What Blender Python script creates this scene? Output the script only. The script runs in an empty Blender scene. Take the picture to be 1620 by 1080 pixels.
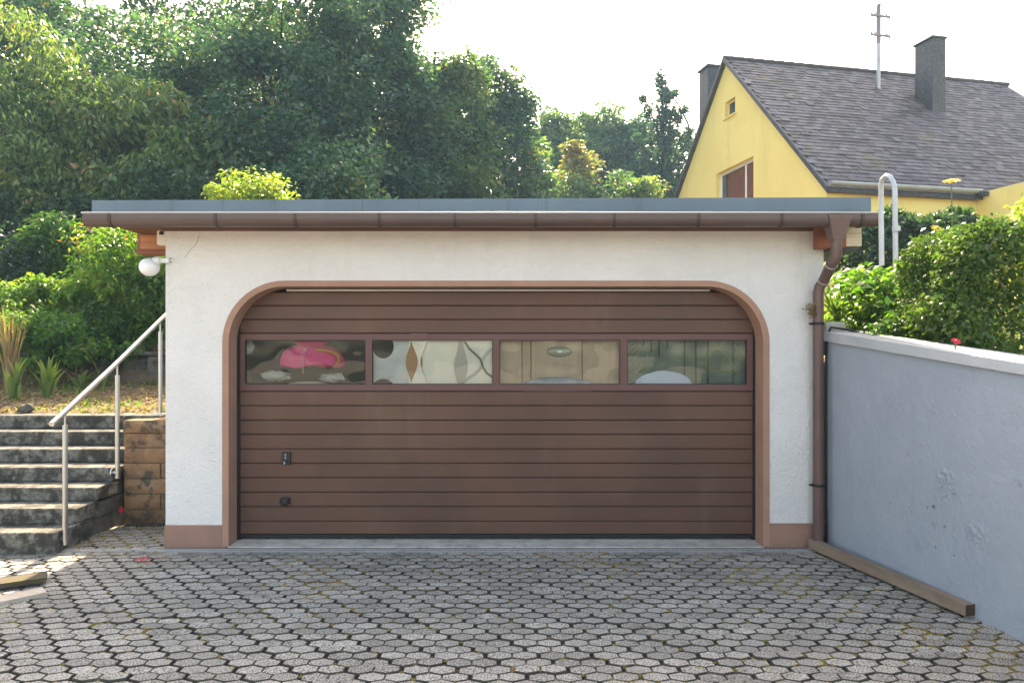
import bpy, bmesh, math, random
import numpy as np
from mathutils import Vector

random.seed(7)
C = bpy.context.scene.collection
R = math.radians
CAMZ, F = 1.77, 1080.0

# ------------------------------------------------------------------ camera, sky, sun, exposure
cam = bpy.data.cameras.new('camera'); cam_o = bpy.data.objects.new('camera', cam); C.objects.link(cam_o)
cam.lens = 24.0; cam.sensor_width = 36.0; cam.clip_end = 2000; cam.clip_start = 0.05
cam.shift_x = 15 / 1620; cam.shift_y = 10 / 1620
cam_o.location = (0, 0, CAMZ); cam_o.rotation_euler = (R(90), 0, 0)
bpy.context.scene.camera = cam_o

SUN_EL, SUN_AZ = 45.0, 1.0            # azimuth from +Y towards +X
SKY_STRENGTH, SUN_STRENGTH, EXPOSURE = 0.15, 4.0, 2.38
HAZE = 0.0008
world = bpy.data.worlds.new('World'); bpy.context.scene.world = world; world.use_nodes = True
wn = world.node_tree
sky = wn.nodes.new('ShaderNodeTexSky'); sky.sky_type = 'NISHITA'; sky.sun_disc = False
sky.sun_elevation = R(SUN_EL); sky.sun_rotation = R(SUN_AZ); sky.dust_density = 3.0; sky.air_density = 1.0; sky.ozone_density = 1.0
wn.links.new(sky.outputs[0], wn.nodes['Background'].inputs[0]); wn.nodes['Background'].inputs[1].default_value = SKY_STRENGTH
sun = bpy.data.lights.new('sun', 'SUN'); sun.energy = SUN_STRENGTH; sun.angle = R(0.5); sun.color = (1, 0.94, 0.84)
sun_o = bpy.data.objects.new('sun', sun); C.objects.link(sun_o)
sd = Vector((math.sin(R(SUN_AZ)) * math.cos(R(SUN_EL)), math.cos(R(SUN_AZ)) * math.cos(R(SUN_EL)), math.sin(R(SUN_EL))))
sun_o.rotation_euler = sd.to_track_quat('Z', 'Y').to_euler(); sun_o.location = (0, 30, 40)
vs = bpy.context.scene.view_settings
vs.view_transform = 'Standard'; vs.look = 'None'; vs.gamma = 1; vs.exposure = EXPOSURE; vs.use_curve_mapping = False
vs.use_white_balance = True; vs.white_balance_temperature = 8800; vs.white_balance_tint = 11

def at(px, py, D):
    return Vector(((px - 795) * D / F, D, CAMZ - (py - 550) * D / F))

# ------------------------------------------------------------------ object helpers
ORG = {}
def tag(o, label=None, cat=None, group=None, kind=None):
    for k, v in (('label', label), ('category', cat), ('group', group), ('kind', kind)):
        if v: o[k] = v
    return o
def thing(name, loc, label, cat, group=None, rz=0, local=False):
    o = bpy.data.objects.new(name, None); C.objects.link(o); o.location = loc; o.rotation_euler = (0, 0, rz)
    o.empty_display_size = 0.2
    ORG[o] = Vector((0, 0, 0)) if local else Vector(loc)
    return tag(o, label, cat, group)
def new_object(name, me, m, parent, pivot):
    o = bpy.data.objects.new(name, me); C.objects.link(o)
    if m and not me.materials:
        for x in (m if isinstance(m, (list, tuple)) else [m]): me.materials.append(x)
    ORG[o] = Vector(pivot)
    if parent is not None:
        o.parent = parent; o.location = Vector(pivot) - ORG[parent]
    else: o.location = pivot
    return o

def rough_stone(mb, x0, x1, y0, y1, z0, z1, amp, seed):
    """block with a split, uneven front (-y) face"""
    rg = np.random.default_rng(seed); nx, nz = max(3, int((x1-x0)/.045)), 4; ph = rg.random(8)*6.28; b = len(mb.v)
    vs_ = []
    for j in range(nz+1):
        for i in range(nx+1):
            u, w = i/nx, j/nz; x, z = x0+(x1-x0)*u, z0+(z1-z0)*w
            edge = (u in (0, 1)) or (w in (0, 1))
            d = 0.012 if edge else -amp*(.5+.5*math.sin(x*31+ph[0])*math.sin(z*43+ph[1])+.6*rg.normal())
            vs_.append((x, y0+d, z))
    fs = [(j*(nx+1)+i, j*(nx+1)+i+1, (j+1)*(nx+1)+i+1, (j+1)*(nx+1)+i) for j in range(nz) for i in range(nx)]
    k = len(vs_); vs_ += [(x0,y1,z0),(x1,y1,z0),(x1,y1,z1),(x0,y1,z1)]
    a, b_, c, d = 0, nx, nz*(nx+1)+nx, nz*(nx+1)
    fs += [tuple(range(a, b_+1))[::-1] + (k, k+1), tuple(range(d, c+1)) + (k+2, k+3), tuple(j*(nx+1) for j in range(nz+1)) + (k+3, k), tuple(j*(nx+1)+nx for j in range(nz+1))[::-1] + (k+1, k+2), (k, k+3, k+2, k+1)]
    return mb.add(vs_, fs)
class MB:
    def __init__(s): s.v = []; s.f = []; s.mi = []; s.cur = 0; s.tint = None
    def add(s, vs, fs):
        b = len(s.v); s.v += [tuple(p) for p in vs]
        for f in fs: s.f.append(tuple(b + i for i in f)); s.mi.append(s.cur)
        return s
    def box(s, x0, x1, y0, y1, z0, z1, b=0.0):
        if b <= 0:
            return s.add([(x0,y0,z0),(x1,y0,z0),(x1,y1,z0),(x0,y1,z0),(x0,y0,z1),(x1,y0,z1),(x1,y1,z1),(x0,y1,z1)],
                  [(0,3,2,1),(4,5,6,7),(0,1,5,4),(1,2,6,5),(2,3,7,6),(3,0,4,7)])
        bm = bmesh.new(); bmesh.ops.create_cube(bm, size=1)
        for v in bm.verts: v.co = ((x0+x1)/2+v.co.x*(x1-x0), (y0+y1)/2+v.co.y*(y1-y0), (z0+z1)/2+v.co.z*(z1-z0))
        bmesh.ops.bevel(bm, geom=bm.edges[:], offset=b, segments=1, affect='EDGES')
        return s.bm(bm)
    def bm(s, bm):
        bm.verts.ensure_lookup_table(); bm.verts.index_update()
        s.add([v.co[:] for v in bm.verts], [[v.index for v in f.verts] for f in bm.faces]); bm.free(); return s
    def tube(s, pts, rad, seg=10, cap=True):
        pts = [Vector(p) for p in pts]; n = len(pts)
        if not isinstance(rad, (list, tuple)): rad = [rad] * n
        rings = []; prev = None
        for i, p in enumerate(pts):
            t = ((pts[min(i+1, n-1)] - p).normalized() + (p - pts[max(i-1, 0)]).normalized())
            t = t.normalized() if t.length > 1e-6 else Vector((0, 0, 1))
            if prev is None:
                a = Vector((0, 0, 1)) if abs(t.z) < .9 else Vector((1, 0, 0)); u = t.cross(a).normalized()
            else:
                u = prev - t * prev.dot(t); u.normalize()
            prev = u; w = t.cross(u)
            rings.append([p + (u * math.cos(2*math.pi*k/seg) + w * math.sin(2*math.pi*k/seg)) * rad[i] for k in range(seg)])
        vs_ = [q for r in rings for q in r]; fs = []
        for i in range(n - 1):
            for k in range(seg):
                fs.append((i*seg+k, i*seg+(k+1) % seg, (i+1)*seg+(k+1) % seg, (i+1)*seg+k))
        if cap: fs.append(tuple(range(seg-1, -1, -1))); fs.append(tuple((n-1)*seg+k for k in range(seg)))
        return s.add(vs_, fs)
    def lathe(s, prof, c, seg=20, sx=1, sy=1):
        vs_ = []; fs = []; n = len(prof)
        for r, z in prof:
            for k in range(seg):
                a = 2*math.pi*k/seg; vs_.append((c[0]+r*sx*math.cos(a), c[1]+r*sy*math.sin(a), c[2]+z))
        for i in range(n-1):
            for k in range(seg): fs.append((i*seg+k, i*seg+(k+1) % seg, (i+1)*seg+(k+1) % seg, (i+1)*seg+k))
        return s.add(vs_, fs)
    def extrude_x(s, prof, x0, x1, closed=True, cap=True):
        n = len(prof); vs_ = [(x0, y, z) for y, z in prof] + [(x1, y, z) for y, z in prof]; fs = []
        for i in range(n if closed else n-1):
            j = (i+1) % n; fs.append((i, j, n+j, n+i))
        if cap and closed: fs.append(tuple(range(n-1, -1, -1))); fs.append(tuple(range(n, 2*n)))
        return s.add(vs_, fs)
    def holes(s, outer, holes, fn):
        """flat polygon with holes, 2D points mapped by fn(u,v) -> xyz"""
        bm = bmesh.new(); es = []
        for loop in [outer] + holes:
            vv = [bm.verts.new((u, w, 0)) for u, w in loop]
            for i in range(len(vv)): es.append(bm.edges.new((vv[i], vv[(i+1) % len(vv)])))
        bmesh.ops.triangle_fill(bm, use_beauty=True, use_dissolve=False, edges=es, normal=(0, 0, 1))
        for v in bm.verts: v.co = fn(v.co.x, v.co.y)
        return s.bm(bm)
    def build(s, name, m, parent=None, smooth=None, recalc=True, pivot=None):
        a = np.array(s.v, dtype=float)
        if pivot is None: pivot = ((a[:,0].min()+a[:,0].max())/2, (a[:,1].min()+a[:,1].max())/2, a[:,2].min())
        a = a - np.array(pivot)
        me = bpy.data.meshes.new(name); me.from_pydata(a.tolist(), [], s.f)
        if any(s.mi): me.polygons.foreach_set('material_index', s.mi)
        if recalc:
            bm = bmesh.new(); bm.from_mesh(me); bmesh.ops.recalc_face_normals(bm, faces=bm.faces[:]); bm.to_mesh(me); bm.free()
        if smooth is not None:
            me.polygons.foreach_set('use_smooth', [True]*len(me.polygons)); me.set_sharp_from_angle(angle=R(smooth))
        me.update()
        return new_object(name, me, m, parent, pivot)

# ------------------------------------------------------------------ materials
MATS = {}
def pm(name, c1, c2=None, s=3.0, rough=.75, bump=(), stains=(), speck=None, var=0.0, metal=0.0, spec=.4, stretch=(1,1,1), detail=6, coat=0):
    m = bpy.data.materials.new(name); m.use_nodes = True; nt = m.node_tree; N = nt.nodes; L = nt.links
    b = N['Principled BSDF']; b.inputs['Roughness'].default_value = rough; b.inputs['Metallic'].default_value = metal
    b.inputs['Specular IOR Level'].default_value = spec
    geo = N.new('ShaderNodeNewGeometry'); mp = N.new('ShaderNodeMapping'); mp.inputs['Scale'].default_value = stretch
    L.new(geo.outputs['Position'], mp.inputs['Vector']); P = mp.outputs[0]
    def noise(scale, det=6, r=.6, st=None):
        Q = P
        if st:
            m2 = N.new('ShaderNodeMapping'); m2.inputs['Scale'].default_value = st; L.new(geo.outputs['Position'], m2.inputs['Vector']); Q = m2.outputs[0]
        n = N.new('ShaderNodeTexNoise'); n.inputs['Scale'].default_value = scale; n.inputs['Detail'].default_value = det
        n.inputs['Roughness'].default_value = r; L.new(Q, n.inputs['Vector']); return n.outputs['Fac']
    def ramp(fac, lo, hi):
        r = N.new('ShaderNodeMapRange'); r.inputs[1].default_value = lo; r.inputs[2].default_value = hi; r.interpolation_type = 'SMOOTHSTEP'
        L.new(fac, r.inputs[0]); return r.outputs[0]
    def mix(f, a, c, mode='MIX'):
        x = N.new('ShaderNodeMix'); x.data_type = 'RGBA'; x.blend_type = mode
        if isinstance(f, float): x.inputs[0].default_value = f
        else: L.new(f, x.inputs[0])
        for k, q in ((6, a), (7, c)):
            if isinstance(q, tuple): x.inputs[k].default_value = (*q, 1)
            else: L.new(q, x.inputs[k])
        return x.outputs[2]
    def mul(a, k):
        x = N.new('ShaderNodeMath'); x.operation = 'MULTIPLY'; L.new(a, x.inputs[0]); x.inputs[1].default_value = k; return x.outputs[0]
    col = mix(ramp(noise(s, detail), .3, .7), c1, c2 or c1)
    if speck:
        sc, lo, hi = speck
        n = ramp(noise(sc, 2, .7), .38, .62); mr = N.new('ShaderNodeMapRange'); mr.inputs[3].default_value = lo; mr.inputs[4].default_value = hi
        L.new(n, mr.inputs[0]); col = mix(1.0, col, mr.outputs[0], 'MULTIPLY')
    if var:
        oi = N.new('ShaderNodeObjectInfo'); at_ = N.new('ShaderNodeAttribute'); at_.attribute_name = 'tint'
        ad = N.new('ShaderNodeMath'); ad.operation = 'ADD'; L.new(oi.outputs['Random'], ad.inputs[0]); L.new(at_.outputs['Fac'], ad.inputs[1])
        fr = N.new('ShaderNodeMath'); fr.operation = 'FRACT'; L.new(ad.outputs[0], fr.inputs[0])
        mr = N.new('ShaderNodeMapRange'); mr.inputs[3].default_value = 1-var; mr.inputs[4].default_value = 1+var; L.new(fr.outputs[0], mr.inputs[0])
        col = mix(1.0, col, mr.outputs[0], 'MULTIPLY')
    for (c, sc, lo, hi, k, *st) in stains:
        col = mix(mul(ramp(noise(sc, 7, .65, st[0] if st else None), lo, hi), k), col, c)
    L.new(col, b.inputs['Base Color'])
    h = None
    for sc, dist in bump:
        bn = N.new('ShaderNodeBump'); bn.inputs['Distance'].default_value = dist; bn.inputs['Strength'].default_value = 1.0
        L.new(noise(sc, 4, .6), bn.inputs['Height'])
        if h: L.new(h, bn.inputs['Normal'])
        h = bn.outputs[0]
    if h: L.new(h, b.inputs['Normal'])
    if coat: b.inputs['Coat Weight'].default_value = coat
    MATS[name] = m; return m

def leafmat(name, cols, trans=.45, gloss=.35, tcol=1.0):
    """cols: list of (pos, rgb) driven by the per leaf attribute 'tint'"""
    m = bpy.data.materials.new(name); m.use_nodes = True; nt = m.node_tree; N = nt.nodes; L = nt.links
    b = N['Principled BSDF']; b.inputs['Roughness'].default_value = gloss; b.inputs['Specular IOR Level'].default_value = .35
    a = N.new('ShaderNodeAttribute'); a.attribute_name = 'tint'
    r = N.new('ShaderNodeValToRGB'); e = r.color_ramp.elements
    while len(e) < len(cols): e.new(.5)
    for el, (p, c) in zip(e, cols): el.position = p; el.color = (*c, 1)
    L.new(a.outputs['Fac'], r.inputs[0]); L.new(r.outputs[0], b.inputs['Base Color'])
    t = N.new('ShaderNodeBsdfTranslucent'); g = N.new('ShaderNodeMix'); g.data_type = 'RGBA'; g.blend_type = 'MULTIPLY'; g.inputs[0].default_value = 1
    L.new(r.outputs[0], g.inputs[6]); g.inputs[7].default_value = (1.5*tcol, 1.7*tcol, .7*tcol, 1); L.new(g.outputs[2], t.inputs[0])
    mx = N.new('ShaderNodeMixShader'); mx.inputs[0].default_value = trans
    L.new(b.outputs[0], mx.inputs[1]); L.new(t.outputs[0], mx.inputs[2]); L.new(mx.outputs[0], N['Material Output'].inputs['Surface'])
    MATS[name] = m; return m

M = MATS
pm('plaster', (.86,.825,.795), (.79,.755,.725), 1.6, .9, bump=((48,.022),(110,.008)), stains=(((.55,.48,.38),1.4,.55,.85,.3),((.34,.31,.28),42,.66,.74,.55),((.56,.50,.42),5,.56,.74,.28,(1,1,.09))), spec=.2)
pm('trim', (.40,.22,.155), (.345,.19,.135), 5, .8, bump=((150,.0015),), stains=(((.25,.17,.12),9,.6,.8,.35),), spec=.25)
pm('plinth', (.35,.19,.14), (.27,.155,.115), 4, .85, bump=((120,.003),), stains=(((.16,.13,.10),6,.55,.8,.5),), spec=.25)
pm('door_brown', (.128,.060,.039), (.095,.046,.032), 1.1, .5, bump=((260,.0006),), stains=(((.17,.10,.06),1.3,.5,.75,.35),((.085,.045,.034),3,.62,.75,.4),((.22,.15,.11),3,.55,.78,.3,(1,1,.22)),((.26,.22,.18),55,.70,.76,.5)), spec=.3)
pm('door_frame', (.125,.05,.042), (.115,.046,.04), 2, .45, spec=.4)
pm('rubber', (.012,.012,.014), rough=.7)
pm('seal', (.62,.6,.56), rough=.6)
pm('black_plastic', (.018,.019,.022), rough=.35)
pm('fascia', (.125,.18,.22), (.105,.15,.185), 1.4, .5, stains=(((.09,.11,.12),2.5,.6,.8,.4),((.07,.085,.09),9,.56,.7,.5,(1,1,.12))), spec=.4, stretch=(1,1,.3))
pm('gutter', (.10,.060,.052), (.08,.048,.043), 3, .38, stains=(((.06,.04,.035),8,.6,.75,.4),((.16,.12,.10),4,.6,.8,.4)), spec=.5)
pm('pipe', (.13,.07,.06), (.10,.055,.05), 3, .4, stains=(((.05,.035,.03),6,.6,.75,.5),), spec=.5)
pm('bracket', (.05,.028,.026), rough=.5)
pm('bead', (.36,.33,.33), rough=.4)
pm('soffit', (.17,.07,.04), (.12,.05,.03), 6, .6, stretch=(.3,1,3))
pm('red_wood', (.30,.085,.035), (.22,.055,.025), 10, .55, bump=((60,.001),), stretch=(.2,1,4))
pm('orange_wood', (.52,.20,.07), (.40,.14,.05), 10, .5, bump=((60,.001),), stretch=(.2,1,4))
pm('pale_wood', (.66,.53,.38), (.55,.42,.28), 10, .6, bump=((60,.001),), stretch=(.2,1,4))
pm('roof_sheet', (.12,.12,.12), rough=.8)
pm('concrete', (.52,.485,.43), (.36,.335,.29), 6, .9, bump=((80,.003),), stains=(((.14,.13,.11),9,.5,.7,.6),((.5,.5,.47),5,.6,.8,.5)))
pm('old_concrete', (.22,.205,.18), (.12,.112,.095), 22, .92, bump=((70,.005),(20,.006)), stains=(((.03,.027,.022),7,.42,.58,.9),((.05,.047,.04),38,.5,.62,.7),((.13,.13,.07),9,.58,.75,.45),((.38,.37,.33),14,.62,.75,.5)))
pm('dark_stone', (.14,.125,.10), (.075,.07,.06), 7, .92, bump=((60,.006),(15,.01)), stains=(((.03,.03,.028),5,.5,.65,.8),((.24,.16,.09),7,.6,.75,.5)))
pm('sandstone', (.30,.16,.08), (.20,.115,.065), 9, .92, bump=((90,.006),(25,.012)), stains=(((.27,.22,.16),5,.5,.7,.6),((.06,.05,.04),8,.5,.62,.85)), var=.28)
pm('steel', (.50,.505,.51), rough=.3, metal=1.0)
pm('paver', (.305,.282,.245), (.245,.225,.195), 4, .88, speck=(130,.25,1.8), bump=((190,.004),), var=.2, stains=(((.15,.135,.10),1.5,.52,.72,.5),((.30,.23,.17),1.1,.58,.74,.4),((.5,.49,.46),2.7,.6,.75,.4)))
pm('paver_edge', (.085,.072,.052), (.05,.043,.032), 9, .95, stains=(((.10,.085,.03),4,.6,.72,.6),))
pm('joint', (.04,.03,.02), (.028,.023,.018), 8, 1.0, bump=((120,.006),), stains=(((.16,.085,.02),3.5,.55,.66,.8),((.10,.115,.025),2.6,.56,.68,.8)))
pm('moss', (.19,.16,.035), (.28,.15,.04), 9, 1.0, bump=((200,.006),), stains=(((.07,.09,.02),7,.5,.7,.7),))
pm('apron', (.21,.185,.15), (.15,.13,.10), 9, .9, bump=((120,.004),), stains=(((.10,.10,.045),6,.5,.7,.5),((.30,.29,.27),20,.6,.75,.6)), speck=(160,.6,1.3))
pm('grating', (.52,.53,.54), rough=.4, metal=.6)
pm('blue_wall', (.345,.38,.43), (.31,.345,.395), 1.2, .8, bump=((120,.005),(26,.007),(6,.012)), stains=(((.26,.30,.36),2,.6,.8,.5),((.42,.44,.47),3,.6,.8,.5),((.19,.21,.23),4.5,.55,.74,.42,(1,1,.10)),((.17,.18,.18),9,.62,.72,.5)), spec=.3)
pm('coping', (.44,.45,.46), (.38,.39,.40), 4, .85, bump=((60,.004),), stains=(((.24,.24,.23),12,.6,.75,.4),))
pm('chip', (.12,.125,.13), (.2,.21,.22), 20, .95, bump=((60,.01),))
pm('old_beam', (.28,.20,.145), (.20,.14,.095), 6, .85, bump=((50,.004),), stains=(((.17,.12,.085),7,.52,.7,.6),((.5,.42,.33),5,.6,.8,.5)), stretch=(1,.25,1))
pm('end_grain', (.10,.055,.03), (.06,.03,.02), 30, .95, bump=((90,.006),))
pm('lichen_plank', (.085,.07,.04), (.065,.045,.03), 5, .9, bump=((60,.004),), stains=(((.075,.075,.03),7,.5,.65,.7),((.15,.075,.05),4,.58,.7,.6)))
pm('pale_plank', (.52,.45,.38), (.45,.36,.29), 6, .8, bump=((60,.002),), stains=(((.5,.3,.22),4,.58,.72,.5),((.15,.13,.12),9,.62,.75,.4)), stretch=(.4,2,1))
pm('white_plastic', (.72,.72,.70), rough=.35)
pm('opal_globe', (.82,.82,.83), rough=.22)
pm('soil', (.17,.115,.07), (.11,.08,.05), 5, 1.0, bump=((40,.03),(9,.04)), stains=(((.36,.29,.17),4,.55,.7,.7),((.10,.13,.03),1.3,.56,.68,.7)))
pm('ground', (.24,.23,.21), (.20,.19,.175), .6, .95, bump=((40,.01),))
pm('bark', (.05,.042,.035), (.03,.026,.022), 6, .95, bump=((30,.03),), stretch=(1,1,.3))
pm('twig', (.22,.16,.10), (.14,.10,.06), 6, .9)
pm('yellow_wall', (.82,.67,.25), (.77,.62,.22), .8, .9, bump=((60,.004),), stains=(((.66,.52,.18),1.3,.6,.8,.4),((.60,.48,.20),2.2,.55,.75,.4,(1,1,.12))), spec=.2)
pm('slate', (.075,.067,.078), (.052,.046,.055), 2, .6, bump=((60,.003),), var=.6, stains=(((.12,.10,.05),.9,.56,.7,.5),((.22,.21,.22),3,.6,.75,.4)))
pm('slate_clad', (.055,.06,.072), (.038,.042,.052), 9, .6, bump=((30,.006),), speck=(26,.6,1.4))
pm('zinc', (.38,.40,.42), (.32,.33,.34), 2, .4, metal=.5)
pm('white_frame', (.75,.75,.73), rough=.5)
pm('curtain', (.19,.07,.04), (.14,.05,.03), 8, .9)
pm('window_glass', (.05,.06,.07), rough=.05, spec=.8)
pm('galvanised', (.50,.52,.54), (.42,.43,.45), 5, .45, metal=.4)
pm('mast', (.20,.17,.20), rough=.5, metal=.3)
pm('insulator', (.55,.52,.5), rough=.3)
pm('pink', (.75,.07,.24), (.66,.05,.20), 6, .7); pm('orange_cloth', (.5,.17,.06), rough=.7)
pm('clear_bag', (.5,.52,.5), (.38,.4,.38), 14, .25, bump=((30,.03),))
pm('cream_board', (.80,.76,.68), (.74,.70,.62), 3, .6); pm('grey_sheet', (.55,.57,.58), (.42,.44,.46), 6, .5)
pm('brown_strip', (.36,.18,.07), rough=.5); pm('taupe', (.42,.40,.35), rough=.6); pm('dark_tube', (.08,.085,.09), rough=.4)
pm('tan_board', (.46,.35,.25), (.40,.29,.21), 5, .55, bump=((40,.002),), stretch=(3,1,.5)); pm('lens', (.28,.29,.22), rough=.15, coat=1.0)
pm('lens_centre', (.85,.85,.75), rough=.2); pm('curved_cover', (.32,.34,.40), (.2,.21,.25), 9, .3)
pm('green_sheet', (.11,.16,.11), (.07,.105,.085), 5, .5, bump=((14,.01),)); pm('pale_blue', (.45,.55,.70), (.40,.5,.64), 6, .5)
pm('yellow_cord', (.35,.33,.12), rough=.8); pm('dark_interior', (.09,.09,.095), rough=.95)
pm('emblem', (.75,.35,.4), rough=.6)
pm('red_petal', (.55,.03,.05), rough=.6); pm('yellow_petal', (.75,.52,.03), rough=.6); pm('dry_leaf', (.30,.17,.07), (.20,.10,.04), 30, .9)
pm('stem', (.12,.17,.05), rough=.7); pm('fence_green', (.03,.07,.05), rough=.6)
pm('crack', (.30,.24,.18), rough=1)
G = lambda r, g, b: (r, g, b)
leafmat('leaf_oak', [(0, G(.016,.052,.040)), (.35, G(.04,.10,.068)), (.7, G(.08,.15,.095)), (.95, G(.16,.22,.10)), (1, G(.20,.15,.05))], .4)
leafmat('leaf_mid', [(0, G(.03,.08,.04)), (.4, G(.08,.15,.065)), (.85, G(.16,.23,.09)), (1, G(.2,.14,.05))], .45)
leafmat('leaf_cherry', [(0, G(.05,.10,.04)), (.4, G(.12,.20,.065)), (.8, G(.22,.29,.10)), (.96, G(.28,.28,.10)), (1, G(.30,.18,.08))], .4)
leafmat('leaf_lime', [(0, G(.13,.20,.04)), (.5, G(.21,.27,.06)), (.85, G(.32,.34,.10)), (1, G(.34,.24,.09))], .5)
leafmat('leaf_shrub', [(0, G(.03,.09,.022)), (.5, G(.085,.19,.04)), (.9, G(.16,.27,.06)), (1, G(.2,.2,.05))], .45)
leafmat('leaf_creeper', [(0, G(.06,.15,.025)), (.5, G(.14,.25,.045)), (.9, G(.24,.32,.06)), (1, G(.22,.08,.04))], .5)
leafmat('leaf_dark', [(0, G(.014,.04,.026)), (.5, G(.035,.08,.045)), (1, G(.08,.13,.06))], .35)
leafmat('leaf_hedge', [(0, G(.03,.075,.018)), (.5, G(.07,.135,.03)), (.9, G(.14,.20,.045)), (1, G(.24,.24,.07))], .32, .26)
leafmat('leaf_orange', [(0, G(.13,.16,.06)), (.5, G(.22,.18,.07)), (1, G(.33,.17,.08))], .45)
leafmat('leaf_ivy', [(0, G(.02,.06,.045)), (.6, G(.045,.10,.065)), (1, G(.08,.14,.07))], .3)
leafmat('leaf_iris', [(0, G(.08,.15,.04)), (.6, G(.14,.20,.05)), (.9, G(.24,.22,.07)), (1, G(.3,.16,.06))], .45)
leafmat('leaf_dry', [(0, G(.36,.27,.16)), (.5, G(.28,.19,.10)), (1, G(.20,.12,.06))], .35, .7)

def glass():
    m = bpy.data.materials.new('door_glass'); m.use_nodes = True; nt = m.node_tree; N = nt.nodes; L = nt.links
    N.remove(N['Principled BSDF'])
    tr = N.new('ShaderNodeBsdfTransparent'); tr.inputs[0].default_value = (.93, .94, .92, 1)
    gl = N.new('ShaderNodeBsdfGlossy'); gl.inputs['Roughness'].default_value = .02
    fr = N.new('ShaderNodeFresnel'); fr.inputs[0].default_value = 1.46
    geo = N.new('ShaderNodeNewGeometry'); nz = N.new('ShaderNodeTexNoise'); nz.inputs['Scale'].default_value = 3.0; nz.inputs['Detail'].default_value = 1
    L.new(geo.outputs['Position'], nz.inputs['Vector']); bp = N.new('ShaderNodeBump'); bp.inputs['Distance'].default_value = .012
    L.new(nz.outputs['Fac'], bp.inputs['Height']); L.new(bp.outputs[0], gl.inputs['Normal'])
    mx = N.new('ShaderNodeMixShader'); L.new(fr.outputs[0], mx.inputs[0]); L.new(tr.outputs[0], mx.inputs[1]); L.new(gl.outputs[0], mx.inputs[2])
    L.new(mx.outputs[0], N['Material Output'].inputs['Surface']); MATS['door_glass'] = m
glass()

# ------------------------------------------------------------------ foliage helper
def leaf_object(name, cen, nrm, axis, length, width, tint, m, parent=None, fold=.18, droop=.0, pivot=None):
    """one quad per leaf (base, side, tip, side), folded along the rib; tint is a per leaf value"""
    n = len(cen); d = axis / np.linalg.norm(axis, axis=1, keepdims=True)
    nn = nrm - d * np.sum(nrm*d, axis=1, keepdims=True); nn /= np.linalg.norm(nn, axis=1, keepdims=True) + 1e-9
    s = np.cross(d, nn); Ln = length[:, None]; W = width[:, None]
    v = np.empty((n, 4, 3)); mid = cen + d*Ln*.45
    v[:,0] = cen; v[:,1] = mid + s*W*.5 + nn*W*fold; v[:,2] = cen + d*Ln; v[:,2,2] -= droop*length; v[:,3] = mid - s*W*.5 + nn*W*fold
    v = v.reshape(-1, 3)
    if pivot is None: pivot = ((v[:,0].min()+v[:,0].max())/2, (v[:,1].min()+v[:,1].max())/2, v[:,2].min())
    v = v - np.array(pivot)
    me = bpy.data.meshes.new(name); me.vertices.add(n*4); me.vertices.foreach_set('co', v.astype(np.float32).ravel())
    me.loops.add(n*4); me.loops.foreach_set('vertex_index', np.arange(n*4, dtype=np.int32))
    me.polygons.add(n); me.polygons.foreach_set('loop_start', np.arange(0, n*4, 4, dtype=np.int32))
    a = me.attributes.new('tint', 'FLOAT', 'POINT'); a.data.foreach_set('value', np.repeat(np.clip(tint, 0, 1), 4).astype(np.float32))
    me.update(calc_edges=True); me.validate()
    return new_object(name, me, m, parent, pivot)

def clump_leaves(rng, centres, radii, per, size, aspect=.55, flat=.7, up=.5, hang=0.0, shell=.0):
    """leaves spread through round clumps; returns arrays for leaf_object"""
    k = len(centres); idx = np.repeat(np.arange(k), per); n = len(idx)
    g = rng.normal(size=(n, 3)); g /= np.linalg.norm(g, axis=1, keepdims=True)
    r = rng.random(n) ** (1/2.2); r = shell + (1-shell)*r
    off = g * r[:, None] * radii[idx][:, None]; off[:, 2] *= flat
    cen = centres[idx] + off
    nrm = rng.normal(size=(n, 3)) * .6 + g * .5; nrm[:, 2] += up
    ax = rng.normal(size=(n, 3)) + g*.6; ax[:, 2] = ax[:, 2]*.5 - hang
    ln = size * rng.uniform(.6, 1.35, n)
    tint = .22 + .36*rng.random(n) + .17*rng.normal(size=k)[idx] + .2*rng.normal(size=n)
    return cen, nrm, ax, ln, ln*aspect*rng.uniform(.8, 1.2, n), tint

def crown_points(rng, c, rx, ry, rz, k, inner=.45, lump=.22):
    g = rng.normal(size=(k, 3)); g /= np.linalg.norm(g, axis=1, keepdims=True)
    r = inner + (1-inner) * rng.random(k) ** .6
    ph = rng.random(6)*6.28
    l = 1 + lump*(np.sin(3*g[:,0]+ph[0])*np.cos(4*g[:,2]+ph[1]) + .6*np.sin(7*g[:,1]+ph[2]+3*g[:,2]))
    return np.array(c) + g * (r*l)[:, None] * np.array([rx, ry, rz])

def limb(mb, a, b, r0, r1, rng, sag=.12, seg=7, n=6):
    a = np.array(a); b = np.array(b); L = np.linalg.norm(b-a); w = rng.normal(size=3)*L*.07
    pts = []
    for i in range(n+1):
        t = i/n; p = a + (b-a)*t + w*math.sin(math.pi*t); p[2] += sag*L*math.sin(math.pi*t); pts.append(p)
    mb.tube(pts, [r0+(r1-r0)*i/n for i in range(n+1)], seg)

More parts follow.
